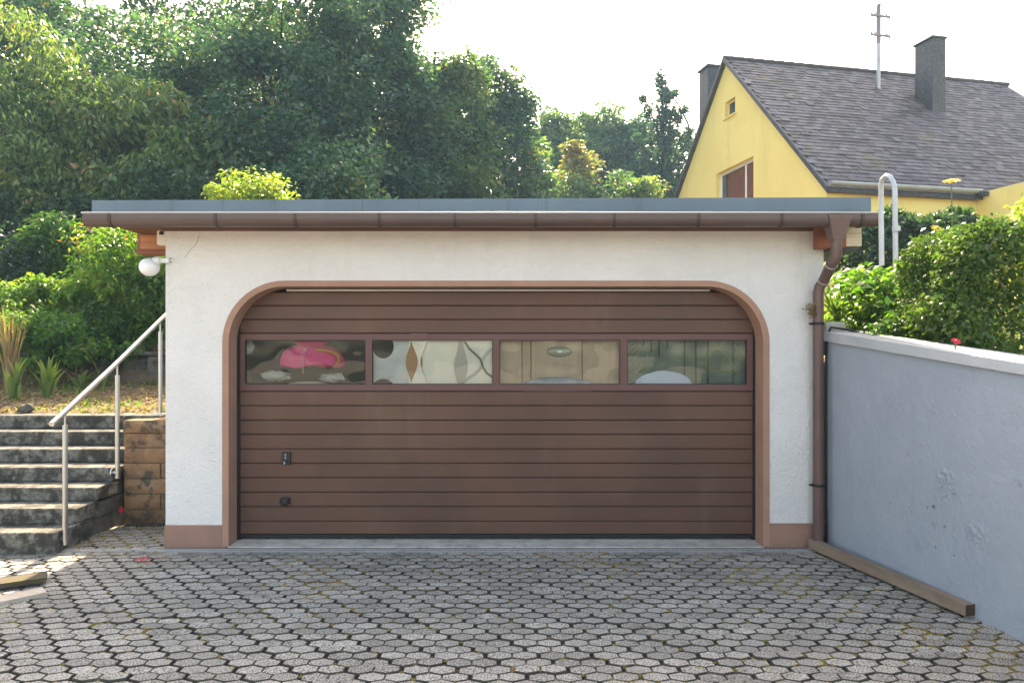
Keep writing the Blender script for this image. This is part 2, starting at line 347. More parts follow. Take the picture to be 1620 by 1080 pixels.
def tree(name, label, x, y, z0, top, base, rx, ry, k, per, size, mat, seed, clump=.8, group='trees of the wood', aspect=.6, hang=0.0, trunk_r=.25, limbs=10, inner=.45, flat=.7, cat='tree', lump=.22):
    rng = np.random.default_rng(seed)
    t = thing(name, (x, y, z0), label, cat, group)
    c = np.array((x, y, (top+base)/2)); rz = (top-base)/2
    pts = crown_points(rng, c, rx-clump*.4, ry-clump*.4, rz-clump*.3, k, inner, lump)
    rad = clump * rng.uniform(.65, 1.3, k)
    mb = MB(); hgt = base + (top-base)*.62
    tp = [(x + .18*rng.normal()*i*.5, y + .18*rng.normal()*i*.5, z0-.2 + (hgt-z0+.2)*i/6) for i in range(7)]
    mb.tube(tp, [trunk_r*(1.25 if i == 0 else 1)*(1-.75*i/6) for i in range(7)], 9)
    order = rng.permutation(k)[:limbs]
    for j in order:
        i = int(rng.integers(2, 6)); limb(mb, tp[i], pts[j], trunk_r*.42*(1-.1*i), .02, rng)
    mb.build('trunk', M['bark'], t, smooth=60)
    leaf_object('crown', *clump_leaves(rng, pts, rad, per, size, aspect, flat, .5, hang), M[mat], t, fold=.2, droop=.12)
    return t

def shrub(name, label, c, r, k, per, size, mat, seed, clump=.25, hang=.2, group=None, stems=6, aspect=.5, cat='shrub', inner=.3, flat=.8, lump=.2):
    """c = centre of the base on the ground, r = (rx, ry, height)"""
    rng = np.random.default_rng(seed); t = thing(name, c, label, cat, group)
    cc = np.array(c) + np.array((0, 0, r[2]*.52))
    pts = crown_points(rng, cc, r[0]-clump*.4, r[1]-clump*.4, r[2]*.5-clump*.2, k, inner, lump)
    pts[:, 2] = np.maximum(pts[:, 2], c[2]+clump*.3)
    mb = MB()
    for j in rng.permutation(k)[:stems]:
        limb(mb, (c[0]+rng.normal()*.06, c[1]+rng.normal()*.06, c[2]-.05), pts[j], .014+.008*r[2], .004, rng, .08, 5, 4)
    mb.build('stem', M['twig'], t, smooth=60)
    leaf_object('foliage', *clump_leaves(rng, pts, clump*rng.uniform(.7, 1.3, k), per, size, aspect, flat, .7, hang), M[mat], t, fold=.2, droop=.2)
    return t

# ================================================================== SETTING
# ground far below everything
mb = MB().add([(-110,-60,-.07),(130,-60,-.07),(130,115,-.07),(-110,115,-.07)], [(0,1,2,3)])
tag(mb.build('ground', M['ground']), kind='structure')

def sstep(a, b, x):
    t = min(1, max(0, (x-a)/(b-a))); return t*t*(3-2*t)
def fz(x, y):
    left = 1.005 + .10*max(0, y-8.0) + (.42*sstep(10.2, 10.5, y) if y > 10 else 0) + 1.0*sstep(11, 14.5, y) + .06*max(0, y-14)
    right = 1.60 + .02*(y-4) + .012*max(0, y-8)
    if x < -6.3 and y < 8: left = 1.005*sstep(5.6, 7.6, y)
    w = sstep(-3.2, 3.2, x)
    q = left*(1-w) + right*w
    if x > 2.8 and y < 6.3:                   # follows the sloping top of the boundary wall
        q = min(q, 1.80 - .113*(6.07-y))
    return q
mb = MB()
def patch(xs, ys):
    b = len(mb.v); nx, ny = len(xs), len(ys)
    rr = random.Random(3)
    vs_ = [(x, y, fz(x, y) + (rr.uniform(-.02, .02) if y > 8.1 else 0)) for y in ys for x in xs]
    mb.add(vs_, [(j*nx+i, j*nx+i+1, (j+1)*nx+i+1, (j+1)*nx+i) for j in range(ny-1) for i in range(nx-1)])
fr = lambda a, b, n: [a+(b-a)*i/n for i in range(n+1)]
patch(fr(-40,-9,10)+fr(-8,-2.98,24), fr(8.02,12,22)+fr(12.5,30,20)+fr(33,100,12))
patch(fr(-3.78,-3.02,3), fr(6.95,8.02,3))
patch(fr(-20,-6.32,8), fr(5.5,8.02,6))
patch(fr(-2.98,2.84,6), fr(12.1,30,12)+fr(33,100,12))
patch(fr(3.05,6,8)+fr(7,60,14), fr(6.1,12,10)+fr(12.5,30,12)+fr(33,100,12))
# strip right of the sloping boundary wall
wx = lambda y: 2.87 + .1378*(6.07-y)
ys = fr(-2, 6.1, 12); xo = [.23, .6, 1.2, 2.5, 6, 16, 50]
b = len(mb.v); mb.add([(wx(y)+o, y, fz(3.2+o, y)) for y in ys for o in xo], [(j*7+i, j*7+i+1, (j+1)*7+i+1, (j+1)*7+i) for j in range(len(ys)-1) for i in range(6)])
tag(mb.build('terrain', M['soil'], smooth=50), kind='structure')

# driveway: sand bed with double hexagon pavers
px0, px1, py0, py1 = -6.6, 3.0, 1.6, 5.925
drive = MB().box(-7, 3.9, -3, 6.9, -.06, -.018)
drive = tag(drive.build('driveway', M['joint']), kind='structure')
PITCH, SIDE, APEX, ROW = .153, .0585, .026, .0845
def hexagon(cx, cy, k=1.0, gx=.0058, gy=.0047):
    w = PITCH/2 - gx; return [(cx-w*k, cy-(SIDE/2-gy)*k), (cx, cy-(SIDE/2+APEX-gy)*k), (cx+w*k, cy-(SIDE/2-gy)*k),
                              (cx+w*k, cy+(SIDE/2-gy)*k), (cx, cy+(SIDE/2+APEX-gy)*k), (cx-w*k, cy+(SIDE/2-gy)*k)]
FM = []
def paver_geo():
    v = []; f = []
    for sx in (-1, 1):
        b = len(v); c = sx*PITCH/2 - sx*.004
        top = hexagon(c, 0, .94); out = hexagon(c, 0, 1)
        v += [(x, y, .0) for x, y in top] + [(x, y, -.007) for x, y in out] + [(x, y, -.04) for x, y in out]
        f.append(tuple(b+i for i in range(6)))
        for lv in (0, 6):
            for i in range(6):
                j = (i+1) % 6; f.append((b+lv+i, b+lv+6+i, b+lv+6+j, b+lv+j)); FM.append(len(f)-1)
    # web of the false joint between the two halves
    b = len(v); h = SIDE/2-.0075
    v += [(-.014,-h,-.009),(.014,-h,-.009),(.014,h,-.009),(-.014,h,-.009)]; f.append((b,b+1,b+2,b+3))
    return v, f
PV, PF = paver_geo(); PMI = [1 if i in FM else 0 for i in range(len(PF))]
spots = []
nrow = 0; y = py1 - .05
while y > py0:
    off = (nrow * PITCH/2) % (2*PITCH); x = px0 + off
    while x < px1 + .9:
        if x + PITCH < wx(y) + .22 and x - PITCH > px0: spots.append((x, y))
        x += 2*PITCH
    y -= ROW; nrow += 1
# the strip between garage side and stairs, and in front of the stairs
y = py1 + .125; nrow = 1
while y < 6.8:
    x = -4.9 - (nrow * PITCH/2) % (2*PITCH)
    while x < -2.7:
        if x + PITCH < -2.75 and (x - PITCH > -4.1 or y < 5.9): spots.append((x, y))
        x += 2*PITCH
    y += ROW; nrow += 1
def visible(x, y):
    px = 795 + x*F/y; py = 550 + CAMZ*F/y; return -10 < px < 1630 and py < 1085
spots.sort(key=lambda p: (not visible(*p), p[1]))
pme = None; rr = random.Random(5)
for (x, y) in spots[:300]:
    if pme is None:
        pme = bpy.data.meshes.new('paver'); pme.from_pydata(PV, [], PF); pme.materials.append(M['paver']); pme.materials.append(M['paver_edge']); pme.polygons.foreach_set('material_index', PMI)
        o = bpy.data.objects.new('paver', pme)
    else: o = proto.copy()
    if o.name == 'paver': proto = o
    C.objects.link(o); o.parent = drive
    o.location = Vector((x, y, rr.gauss(0, .002))) - ORG[drive]; o.rotation_euler = (rr.gauss(0,.014), rr.gauss(0,.011), rr.uniform(-.018,.018))
rest = np.array(spots[300:]); base = np.array(PV); n = len(rest); tl = []
allv = np.empty((n, len(PV), 3)); rg = np.random.default_rng(4)
for i in range(n):
    a = rg.normal()*.008; ca, sa = math.cos(a), math.sin(a); tx, ty = rg.normal(size=2)*.012
    q = base.copy(); q[:,0], q[:,1] = base[:,0]*ca-base[:,1]*sa+rest[i,0], base[:,0]*sa+base[:,1]*ca+rest[i,1]
    q[:,2] += rg.uniform(-.003,.003) + base[:,0]*tx + base[:,1]*ty; allv[i] = q
me = bpy.data.meshes.new('paver_field'); me.from_pydata(allv.reshape(-1,3).tolist(), [], [tuple(i*len(PV)+k for k in f) for i in range(n) for f in PF])
a = me.attributes.new('tint', 'FLOAT', 'POINT'); a.data.foreach_set('value', np.repeat(rg.random(n), len(PV)).astype(np.float32))
me.polygons.foreach_set('material_index', PMI*n)
o = new_object('paver_field', me, (M['paver'], M['paver_edge']), drive, (0,0,0)); tag(o, kind='stuff')
# moss tufts in the joints
rg = np.random.default_rng(12); ml = MB(); near = [p for p in spots if 3.3 < p[1] < 6.85 and -4.6 < p[0] < 3.2]
for it in range(22000):
    cx, cy = near[int(rg.integers(len(near)))]; half = rg.choice((-1, 1)); hx = hexagon(cx+half*PITCH/2, cy, 1.0, 0, 0)
    e = int(rg.integers(6)); (xa, ya_), (xb, yb2) = hx[e], hx[(e+1) % 6]; u = rg.random(); x, y = xa+(xb-xa)*u, ya_+(yb2-ya_)*u
    msk = math.sin(x*1.7+.4)*math.sin(y*2.3+x*.8) + .45*math.sin(x*5.1+y*3) + .3*math.sin(x*13-y*9)
    zone = .95*math.exp(-((x-2.15)**2/.55+(y-5.25)**2/.28)) + .6*math.exp(-((x-wx(y)+.1)**2/.02)) + (.9 if (x < -2.9 and y > 5.9) else 0) - .55
    if msk*.55 + zone < -.05 and rg.random() > .05: continue
    r = rg.uniform(.008, .017)*(1+1.0*max(0, zone)); a0 = rg.random()*6
    ring = [(x+r*1.5*math.cos(a0+1.05*k)*rg.uniform(.6,1.2), y+r*math.sin(a0+1.05*k)*rg.uniform(.6,1.2), -.009) for k in range(6)]
    ml.add(ring + [(x, y, rg.uniform(.0,.009))], [(k, (k+1) % 6, 6) for k in range(6)])
tag(ml.build('moss', M['moss']), 'green and rusty moss growing in the joints of the paving', 'moss', kind='stuff')

# smooth apron strip, threshold in the doorway
tag(MB().box(-4.35, 2.86, 5.76, 5.929, -.05, -.0035).build('apron', M['apron']), kind='structure')

tag(MB().box(-3.05, 2.84, 5.995, 6.034, -.03, .004).build('footing_strip', M['apron']), kind='structure')
# drain channel
t = thing('drain_channel', (-.4, 5.96, 0), 'slotted metal drain channel running along the foot of the garage', 'drain')
mb = MB().box(-4.3, 2.72, 5.932, 5.938, -.02, .006); mb.box(-4.3, 2.72, 5.986, 5.992, -.02, .006); mb.build('rim', M['grating'], t)
MB().box(-4.3, 2.72, 5.939, 5.985, -.05, -.03).build('channel', M['rubber'], t)
mb = MB(); x = -4.29
while x < 2.70:
    mb.add([(x,5.938,.004),(x+.017,5.938,.004),(x+.032,5.986,.004),(x+.015,5.986,.004),(x,5.938,-.01),(x+.017,5.938,-.01),(x+.032,5.986,-.01),(x+.015,5.986,-.01)],
           [(0,1,2,3),(4,7,6,5),(0,4,5,1),(1,5,6,2),(2,6,7,3),(3,7,4,0)]); x += .034
o = mb.build('grating_bar', M['grating'], t); o['kind'] = 'stuff'

# ================================================================== GARAGE
YF, YD = 6.07, 6.25
XL, XR = -2.996, 2.855
ga = thing('garage', (-.07, YF, 0), 'white roughcast flat roofed garage with arched brown double door', 'garage')
def arch(x0, x1, top, r, z0=0.0, n=14):
    p = [(x0, z0)]
    p += [(x0+r-r*math.cos(math.pi/2*i/n), top-r+r*math.sin(math.pi/2*i/n)) for i in range(n+1)]
    p += [(x1-r+r*math.sin(math.pi/2*i/n), top-r+r*math.cos(math.pi/2*i/n)) for i in range(n+1)]
    return p + [(x1, z0)]
AI = arch(-2.434, 2.316, 2.315, .50); AO = arch(-2.490, 2.372, 2.366, .555)
mb = MB()
outer = [(XL, 0)] + AO + [(XR, 0), (XR, 2.86), (XL, 2.86)]
bm = bmesh.new(); vv = [bm.verts.new((u, YF, w)) for u, w in outer]; bm.faces.new(vv).normal_update()
bmesh.ops.triangulate(bm, faces=bm.faces[:]); mb.bm(bm)
mb.box(XL, XL+.25, YF+.001, 12.1, 0, 2.86); mb.box(XR-.25, XR, YF+.001, 12.1, 0, 2.86); mb.box(XL+.25, XR-.25, 11.9, 12.1, 0, 2.86)
mb.build('wall', M['plaster'], ga)
mb = MB().box(-2.7, 2.6, 6.34, 6.36, 0, 1.36); mb.box(XL+.26, XR-.26, 6.4, 11.85, -.04, .002); mb.box(XL+.252, XL+.26, 6.34, 11.88, 0, 2.8); mb.box(XR-.26, XR-.252, 6.34, 11.88, 0, 2.8)
mb.box(XL+.26, XR-.26, 7.4, 7.42, 0, 2.8)
mb.build('interior_lining', M['dark_interior'], ga)
# surround: front band plus reveal
mb = MB(); n = len(AI); yb = YF-.007
for i in range(n-1):
    (a0, a1), (b0, b1) = AI[i], AI[i+1]; (c0, c1), (d0, d1) = AO[i], AO[i+1]
    mb.add([(a0,yb,a1),(b0,yb,b1),(d0,yb,d1),(c0,yb,c1)], [(0,1,2,3)])
    mb.add([(c0,yb,c1),(d0,yb,d1),(d0,YF+.02,d1),(c0,YF+.02,c1)], [(0,1,2,3)])
    mb.add([(a0,yb,a1),(b0,yb,b1),(b0,YD+.005,b1),(a0,YD+.005,a1)], [(0,1,2,3)])
mb.build('door_surround', M['trim'], ga, smooth=40, recalc=False)
# inner stop wall behind the reveal hiding the door edges at the arch corners
mb = MB(); outer2 = [(-2.74, 0)] + AI + [(2.60, 0), (2.60, 2.7), (-2.74, 2.7)]
bm = bmesh.new(); bm.faces.new([bm.verts.new((u, YD+.004, w)) for u, w in outer2]).normal_update(); bmesh.ops.triangulate(bm, faces=bm.faces[:]); mb.bm(bm)
mb.build('door_stop', M['dark_interior'], ga)
MB().box(XL-.008, -2.490, YF-.010, YF+.06, -.02, .197, .004).build('plinth', M['plinth'], ga); MB().box(2.372, XR+.003, YF-.010, YF+.06, -.02, .213, .004).build('plinth', M['plinth'], ga)
MB().box(XL-.008, XL+.001, YF+.062, 6.83, -.02, .197).build('plinth', M['plinth'], ga)
MB().box(-2.432, 2.314, 6.035, 6.33, -.03, .012, .004).build('threshold', M['concrete'], ga)
# crack in the plaster
pts = [(315,372),(313,380),(309,388),(303,393),(298,400),(292,407)]
mb = MB()
for i in range(5):
    a = at(*pts[i], YF-.002); b_ = at(*pts[i+1], YF-.002); mb.add([a+Vector((-.0025,0,0)), a+Vector((.0025,0,0)), b_+Vector((.0025,0,0)), b_+Vector((-.0025,0,0))], [(0,1,2,3)])
mb.build('crack', M['crack'], ga)
# door
s_d = F/YD
zd = lambda py: CAMZ-(py-550)/s_d
xd = lambda px: (px-795)/s_d
DX0, DX1 = xd(380), xd(1191)
mb = MB().box(DX0+.01, DX1-.01, YD+.045, YD+.07, zd(846), zd(618)); mb.box(DX0+.01, DX1-.01, YD+.045, YD+.07, zd(528), zd(462))
door = mb.build('garage_door', M['rubber'], ga)
def slat(z0, z1):
    p = [(YD+.044, z0+.002), (YD+.014, z0+.002), (YD+.008, z0+.008), (YD+.010, z1-.012), (YD+.016, z1-.004), (YD+.026, z1-.002), (YD+.044, z1-.002)]
    MB().extrude_x(p, DX0, DX1).build('door_slat', M['door_brown'], door)
tops = [461, 483, 505, 527]; bots = [618.5, 641.5, 664.5, 687, 710, 732.7, 755.5, 778.5, 801.5, 824.5, 845]
for seq in (tops, bots):
    for a, b_ in zip(seq[:-1], seq[1:]): slat(zd(b_), zd(a))
panes = [(387,578), (588.5,779.5), (790,981.5), (992.5,1182)]
mb = MB()
rect = lambda a, b_, c, d: [(a,c),(b_,c),(b_,d),(a,d)]
Z0w, Z1w, zp0, zp1 = zd(618)+.001, zd(528), zd(608), zd(537.5)
hl = [rect(xd(a), xd(b_), zp0, zp1) for a, b_ in panes]
mb.holes(rect(DX0, DX1, Z0w, Z1w), hl, lambda u, w: (u, YD+.004, w))
for h in hl:
    for i in range(4):
        (u0, w0), (u1, w1) = h[i], h[(i+1) % 4]; mb.add([(u0,YD+.004,w0),(u1,YD+.004,w1),(u1,YD+.045,w1),(u0,YD+.045,w0)], [(0,1,2,3)])
mb.add([(DX0,YD+.004,Z0w),(DX1,YD+.004,Z0w),(DX1,YD+.05,Z0w),(DX0,YD+.05,Z0w)], [(0,1,2,3)])
mb.add([(DX0,YD+.004,Z1w),(DX1,YD+.004,Z1w),(DX1,YD+.05,Z1w),(DX0,YD+.05,Z1w)], [(0,1,2,3)])
fo = mb.build('window_frame', M['door_frame'], door, recalc=False)
for a, b_ in panes:
    MB().box(xd(a)-.004, xd(b_)+.004, YD+.020, YD+.023, zp0-.004, zp1+.004).build('window_pane', M['door_glass'], door)
    g_ = MB()
    for (x0, x1, z0, z1) in ((xd(a), xd(b_), zp0, zp0+.006), (xd(a), xd(b_), zp1-.006, zp1), (xd(a), xd(a)+.006, zp0+.006, zp1-.006), (xd(b_)-.006, xd(b_), zp0+.006, zp1-.006)): g_.box(x0, x1, YD+.010, YD+.0195, z0, z1)
    g_.build('glazing_bead', M['rubber'], door)
MB().box(DX0, DX1, YD+.012, YD+.04, zd(850.5), zd(845.3)).build('bottom_seal', M['rubber'], door)
MB().box(-2.433, DX0-.002, YD+.012, YD+.06, .012, 2.3).build('side_seal', M['rubber'], door); MB().box(DX1+.002, 2.315, YD+.012, YD+.06, .012, 2.3).build('side_seal', M['rubber'], door)
MB().box(-1.98, 1.9, YD+.007, YD+.03, zd(460.4), zd(457.6)).build('top_seal', M['seal'], door)
lk = MB().box(xd(446), xd(460), YD-.018, YD+.009, zd(735), zd(714.5), .004).build('lock', M['black_plastic'], door)
mb = MB().tube([(xd(452), YD-.034, zd(730)), (xd(452), YD-.018, zd(730))], .028, 14); mb.build('lock_knob', M['black_plastic'], lk, smooth=40)
MB().box(xd(450.5), xd(452.5), YD-.0345, YD-.0335-.002, zd(733), zd(729)).build('key_slot', M['bead'], lk)
mb = MB().box(xd(451.5), xd(453.3), YD-.0195, YD-.0181, zd(720.5), zd(717)); mb.box(xd(451.5), xd(453.3), YD-.0195, YD-.0181, zd(725), zd(722)); mb.build('lock_mark', M['bead'], lk)
MB().box(xd(444), xd(459.5), YD-.045, YD+.009, zd(798), zd(785.5), .018).build('pull_knob', M['black_plastic'], door)
# shelf inside
MB().box(-2.6, 2.5, 6.305, 6.9, 1.392, 1.42).build('shelf', M['dark_interior'], ga)
# roof slab, fascia sheets, soffit
RX0, RX1 = -3.49, 3.13
MB().box(RX0+.01, RX1-.01, 5.83, 12.4, 2.86, 3.0).build('roof', M['roof_sheet'], ga)
def fas(x0, x1, yf, za0, za1, zb):
    MB().add([(x0,yf,zb),(x1,yf,zb),(x1,yf,za1),(x0,yf,za0),(x0,yf+.045,zb),(x1,yf+.045,zb),(x1,yf+.045,za1),(x0,yf+.045,za0)],
             [(0,1,2,3),(4,7,6,5),(0,4,5,1),(1,5,6,2),(2,6,7,3),(3,7,4,0)]).build('fascia_sheet', M['fascia'], ga)
xs_ = (573-795)*5.8/F; zt = lambda x: 3.022 + .026*(x-RX0)/(RX1-RX0)
fas(RX0, xs_-.001, 5.802, zt(RX0), zt(xs_), 2.90); fas(xs_+.003, RX1, 5.798, zt(xs_), zt(RX1), 2.90)
MB().box(RX0-.001, RX0+.03, 5.85, 12.4, 2.90, 3.02).build('verge_sheet', M['fascia'], ga); MB().box(RX1-.03, RX1+.001, 5.85, 12.4, 2.90, 3.04).build('verge_sheet', M['fascia'], ga)
MB().box(RX0+.02, RX1-.02, 5.80, 6.9, 2.857, 2.899).build('soffit', M['soffit'], ga)
MB().box(XL-.02, XR+.0, YF-.028, YF-.001, 2.804, 2.856, .004).build('wall_batten', M['soffit'], ga)
# beam ends under the side overhangs
MB().box(RX0, XL-.002, 6.53, 6.68, 2.69, 2.856).build('overhang_beam', M['red_wood'], ga)
mb = MB().box(RX0+.028, XL-.03, 6.522, 6.529, 2.712, 2.775, .003); mb.box(RX0+.028, XL-.03, 6.522, 6.529, 2.778, 2.848, .003); mb.build('overhang_board', M['orange_wood'], ga)  # orange colour carries the light falling on these boards
MB().box(RX0-.004, XL-.002, 6.50, 6.69, 2.668, 2.689).build('overhang_trim', M['red_wood'], ga)
mb = MB().box(2.745, 2.985, 5.935, 6.035, 2.635, 2.752, .004); mb.box(2.745, 2.985, 5.937, 6.035, 2.754, 2.856, .004); mb.build('overhang_board', M['red_wood'], ga)
mb = MB().box(2.987, 3.125, 5.935, 6.6, 2.650, 2.762, .004); mb.box(2.987, 3.125, 5.940, 6.6, 2.764, 2.856, .004); mb.build('overhang_board', M['pale_wood'], ga)  # sunlight on this half is put into the paler wood colour
MB().box(2.86, 3.128, 5.945, 6.7, 2.618, 2.640).build('overhang_trim', M['slate_clad'], ga)
# gutter
GX0, GX1 = -3.485, 3.11; gy, gz, gr = 5.716, 2.845, .066
prof = [(gy-gr, 2.882)] + [(gy-gr*math.cos(math.pi*i/12), gz-gr*math.sin(math.pi*i/12)) for i in range(13)] + [(gy+gr, 2.90)]
inn = [(y*.0+gy+(y-gy)*.965, z+.001) for y, z in reversed(prof)]
gut = MB().extrude_x(prof+inn, GX0, GX1)
for x in (GX0, GX1-.006): gut.extrude_x(prof[:-1]+[(gy+gr, 2.882)], x+.0005, x+.0055)
gut = gut.build('gutter', M['gutter'], ga, smooth=35)
MB().tube([(GX0, gy-gr-.002, 2.886), (GX1, gy-gr-.002, 2.886)], .0085, 8).build('rolled_edge', M['bead'], gut, smooth=50)  # pale colour paints the bright highlight along the gutter lip
op = [(gy+(y-gy)*1.10, gz+(z-gz)*1.10-.001) for y, z in prof]
for px in (172, 340, 466, 600, 720, 847.5, 972, 1106, 1238, 1365):
    x = (px-795)*5.65/F; MB().extrude_x(op+prof[::-1], x-.013, x+.013).build('gutter_bracket', M['bracket'], gut, smooth=35)
# downpipe
dp = MB()
s57 = 5.66/F
def pipe_pt(px, py, D): return at(px, py, D)
HX = (1326-795)*5.68/F
hz1, hz0 = 2.872, 2.655
for (w0, w1, za, zb_, d0, d1) in ((.098,.092,2.872,2.842,.078,.076),(.092,.046,2.842,2.67,.076,.046)):
    A = []
    for w, d, z in ((w0, d0, za), (w1, d1, zb_)):
        A += [(HX-w, 5.712-d, z), (HX+w, 5.712-d, z), (HX+w, 5.712+d, z), (HX-w, 5.712+d, z)]
    dp.add(A, [(0,1,5,4),(1,2,6,5),(2,3,7,6),(3,0,4,7)])
PXB = (1294.5-795)*5.975/F
path = [(HX,5.712,2.70),(HX,5.712,2.56),(HX-.004,5.73,2.515),(HX-.02,5.755,2.475)]
path += [(PXB+.03,5.945,2.345),(PXB+.008,5.968,2.30),(PXB,5.975,2.25),(PXB,5.975,.06)]
dp.tube(path, .0445, 16)
dp = dp.build('downpipe', M['pipe'], ga, smooth=40)
for a, b_ in ((path[3], path[4]),):
    a = Vector(a); b_ = Vector(b_); d = (b_-a).normalized()
    for p in (a+d*.012, b_-d*.012): MB().tube([p-d*.006, p+d*.006], .0478, 16).build('joint_ring', M['bead'], dp, smooth=40)
MB().tube([(HX,5.712,2.662),(HX,5.712,2.672)], .049, 16).build('joint_ring', M['pipe'], dp, smooth=40)
for py in (512, 767, 835):
    z = CAMZ-(py-550)*5.975/F; k = MB().tube([(PXB,5.975,z-.012),(PXB,5.975,z+.012)], .051, 16); k.box(PXB-.008, PXB+.008, 6.02, YF, z-.01, z+.01)
    if py != 835: k.tube([(PXB-.075,5.985,z),(PXB-.03,5.985,z)], .009, 8)
    k.build('pipe_clamp', M['rubber'] if py != 835 else M['pipe'], dp, smooth=40)

# motion sensor, wall lamp
t = thing('motion_sensor', (XL-.03, 6.2, 2.74), 'small cream motion sensor box on the garage corner under the left eave', 'sensor')
MB().box(XL-.13, XL-.002, 6.17, 6.24, 2.70, 2.83, .006).build('housing', M['cream_board'], t)
MB().lathe([(.0,-.0),(.02,.0),(.022,.012),(.016,.03),(.0,.034)], (XL-.085, 6.168, 2.79), 12).build('sensor_eye', M['black_plastic'], t, smooth=50)
lt = thing('wall_lamp', (XL, YF, 2.5), 'white globe wall lamp on an arm at the left corner of the garage', 'lamp')
la = lambda px, py: at(px, py, 6.04)
p0, p1 = la(271, 412), la(250, 411); q = la(236.5, 422.5)
MB().box(p0.x-.045, p0.x+.004, YF-.012, YF-.0, p0.z-.025, p0.z+.032, .003).build('wall_plate', M['white_plastic'], lt)
for dz in (-.012, .018): MB().tube([(p0.x-.012,YF-.017,p0.z+dz),(p0.x-.012,YF-.011,p0.z+dz)], .006, 8).build('bolt', M['black_plastic'], lt)
MB().box(p1.x-.01, p0.x-.02, 6.035, 6.065, p0.z-.02, p0.z+.02, .004).build('arm', M['white_plastic'], lt)
d = (q-p1).normalized()
MB().tube([p1+Vector((.02,0,.0)), p1+d*.01, p1+d*.03], [.03,.038,.046], 16).build('socket', M['white_plastic'], lt, smooth=40)
MB().tube([p1+d*.028, p1+d*.036], .049, 16).build('collar', M['curved_cover'], lt, smooth=40)
bm = bmesh.new(); bmesh.ops.create_uvsphere(bm, u_segments=28, v_segments=18, radius=.084)
for v in bm.verts: v.co = q + Vector((v.co.x*1.02, v.co.y, v.co.z*.96))
MB().bm(bm).build('globe', M['opal_globe'], lt, smooth=80)

# ---------------------------------------------------------------- warped reflections in the door panes, built as objects behind the glass
def blob(c, r, amp, seed, seg=20):
    rng = np.random.default_rng(seed); ph = rng.random(9)*6.28; bm = bmesh.new(); bmesh.ops.create_uvsphere(bm, u_segments=seg, v_segments=seg//2, radius=1)
    for v in bm.verts:
        g = v.co; l = 1+amp*(math.sin(4*g.x+ph[0])*math.sin(5*g.z+ph[1])+.6*math.sin(9*g.x+ph[2]+4*g.y)+.5*math.sin(13*g.z+ph[3]+7*g.x))
        v.co = Vector((c[0]+g.x*r[0]*l, c[1]+g.y*r[1]*l, c[2]+g.z*r[2]*l))
    return MB().bm(bm)
W = lambda px, py, D=6.42: at(px, py, D)
c = W(492, 566, 6.43)
t = thing('sun_hat', (c.x, c.y, 1.42), 'bright pink domed hat with an orange rim behind the leftmost door pane', 'hat')
prof = [(.29,-.075),(.31,-.06),(.30,.0),(.265,.06),(.20,.105),(.10,.128),(0.001,.135)]
mb = MB(); seg = 40; vs_ = []; fs = []
for i, (r, z) in enumerate(prof):
    for k in range(seg):
        a = 2*math.pi*k/seg; w = 1+.05*math.sin(5*a+1)*(1 if i < 3 else .3)
        vs_.append((c.x+r*w*math.cos(a), c.y+r*.3*math.sin(a), c.z+z+(.018*math.sin(4*a)*(1 if i < 2 else 0))))
for i in range(len(prof)-1):
    for k in range(seg): fs.append((i*seg+k, i*seg+(k+1) % seg, (i+1)*seg+(k+1) % seg, (i+1)*seg+k))
mb.add(vs_, fs); shape = mb.build('crown', M['pink'], t, smooth=60)
MB().lathe([(.001,.175),(.13,.168),(.17,.15),(.12,.12)], c, 24, 1, .3).build('top_band', M['pink'], t, smooth=50)
pts = [c+Vector((.10+.19*math.cos(a), -.075-.02*math.cos(a), -.01+.085*math.sin(a))) for a in fr(1.75, -.75, 14)]
MB().tube(pts, .020, 8).build('rim', M['orange_cloth'], t, smooth=50)
for dx, dz, r in ((-.05,.035,.016),(-.03,.075,.010)):
    pts = [c+Vector((dx+r*math.cos(a), -.095, dz+r*math.sin(a))) for a in fr(0, 6.28, 14)]; MB().tube(pts, .005, 6).build('emblem', M['emblem'], t, smooth=50)
pts = [W(480,566,6.33)+Vector((.004*math.sin(i*2), 0, -.011*i)) for i in range(14)]
tag(MB().tube(pts, .006, 6).build('cord', M['yellow_cord'], smooth=50), 'yellowish cord hanging in front of the pink hat behind the glass', 'cord')
tag(blob(W(437,594,6.40), (.135,.05,.05), .16, 3).build('plastic_bag', M['clear_bag'], smooth=60), 'crumpled clear bag lower left of the pink hat behind the glass', 'bag', 'crumpled bags behind the glass')
tag(blob(W(526,597,6.40), (.125,.05,.045), .16, 8).build('plastic_bag', M['clear_bag'], smooth=60), 'crumpled clear bag lower right of the pink hat behind the glass', 'bag', 'crumpled bags behind the glass')
tag(blob(W(394,550,6.40), (.05,.03,.07), .2, 11).build('plastic_bag', M['clear_bag'], smooth=60), 'small crumpled clear sheet in the top left corner of the leftmost pane', 'bag', 'crumpled bags behind the glass')
tag(blob(W(488,613,6.5), (.26,.1,.06), .01, 2).build('beige_dome', M['cream_board'], smooth=60), 'rounded beige lid at the bottom of the leftmost pane', 'lid')
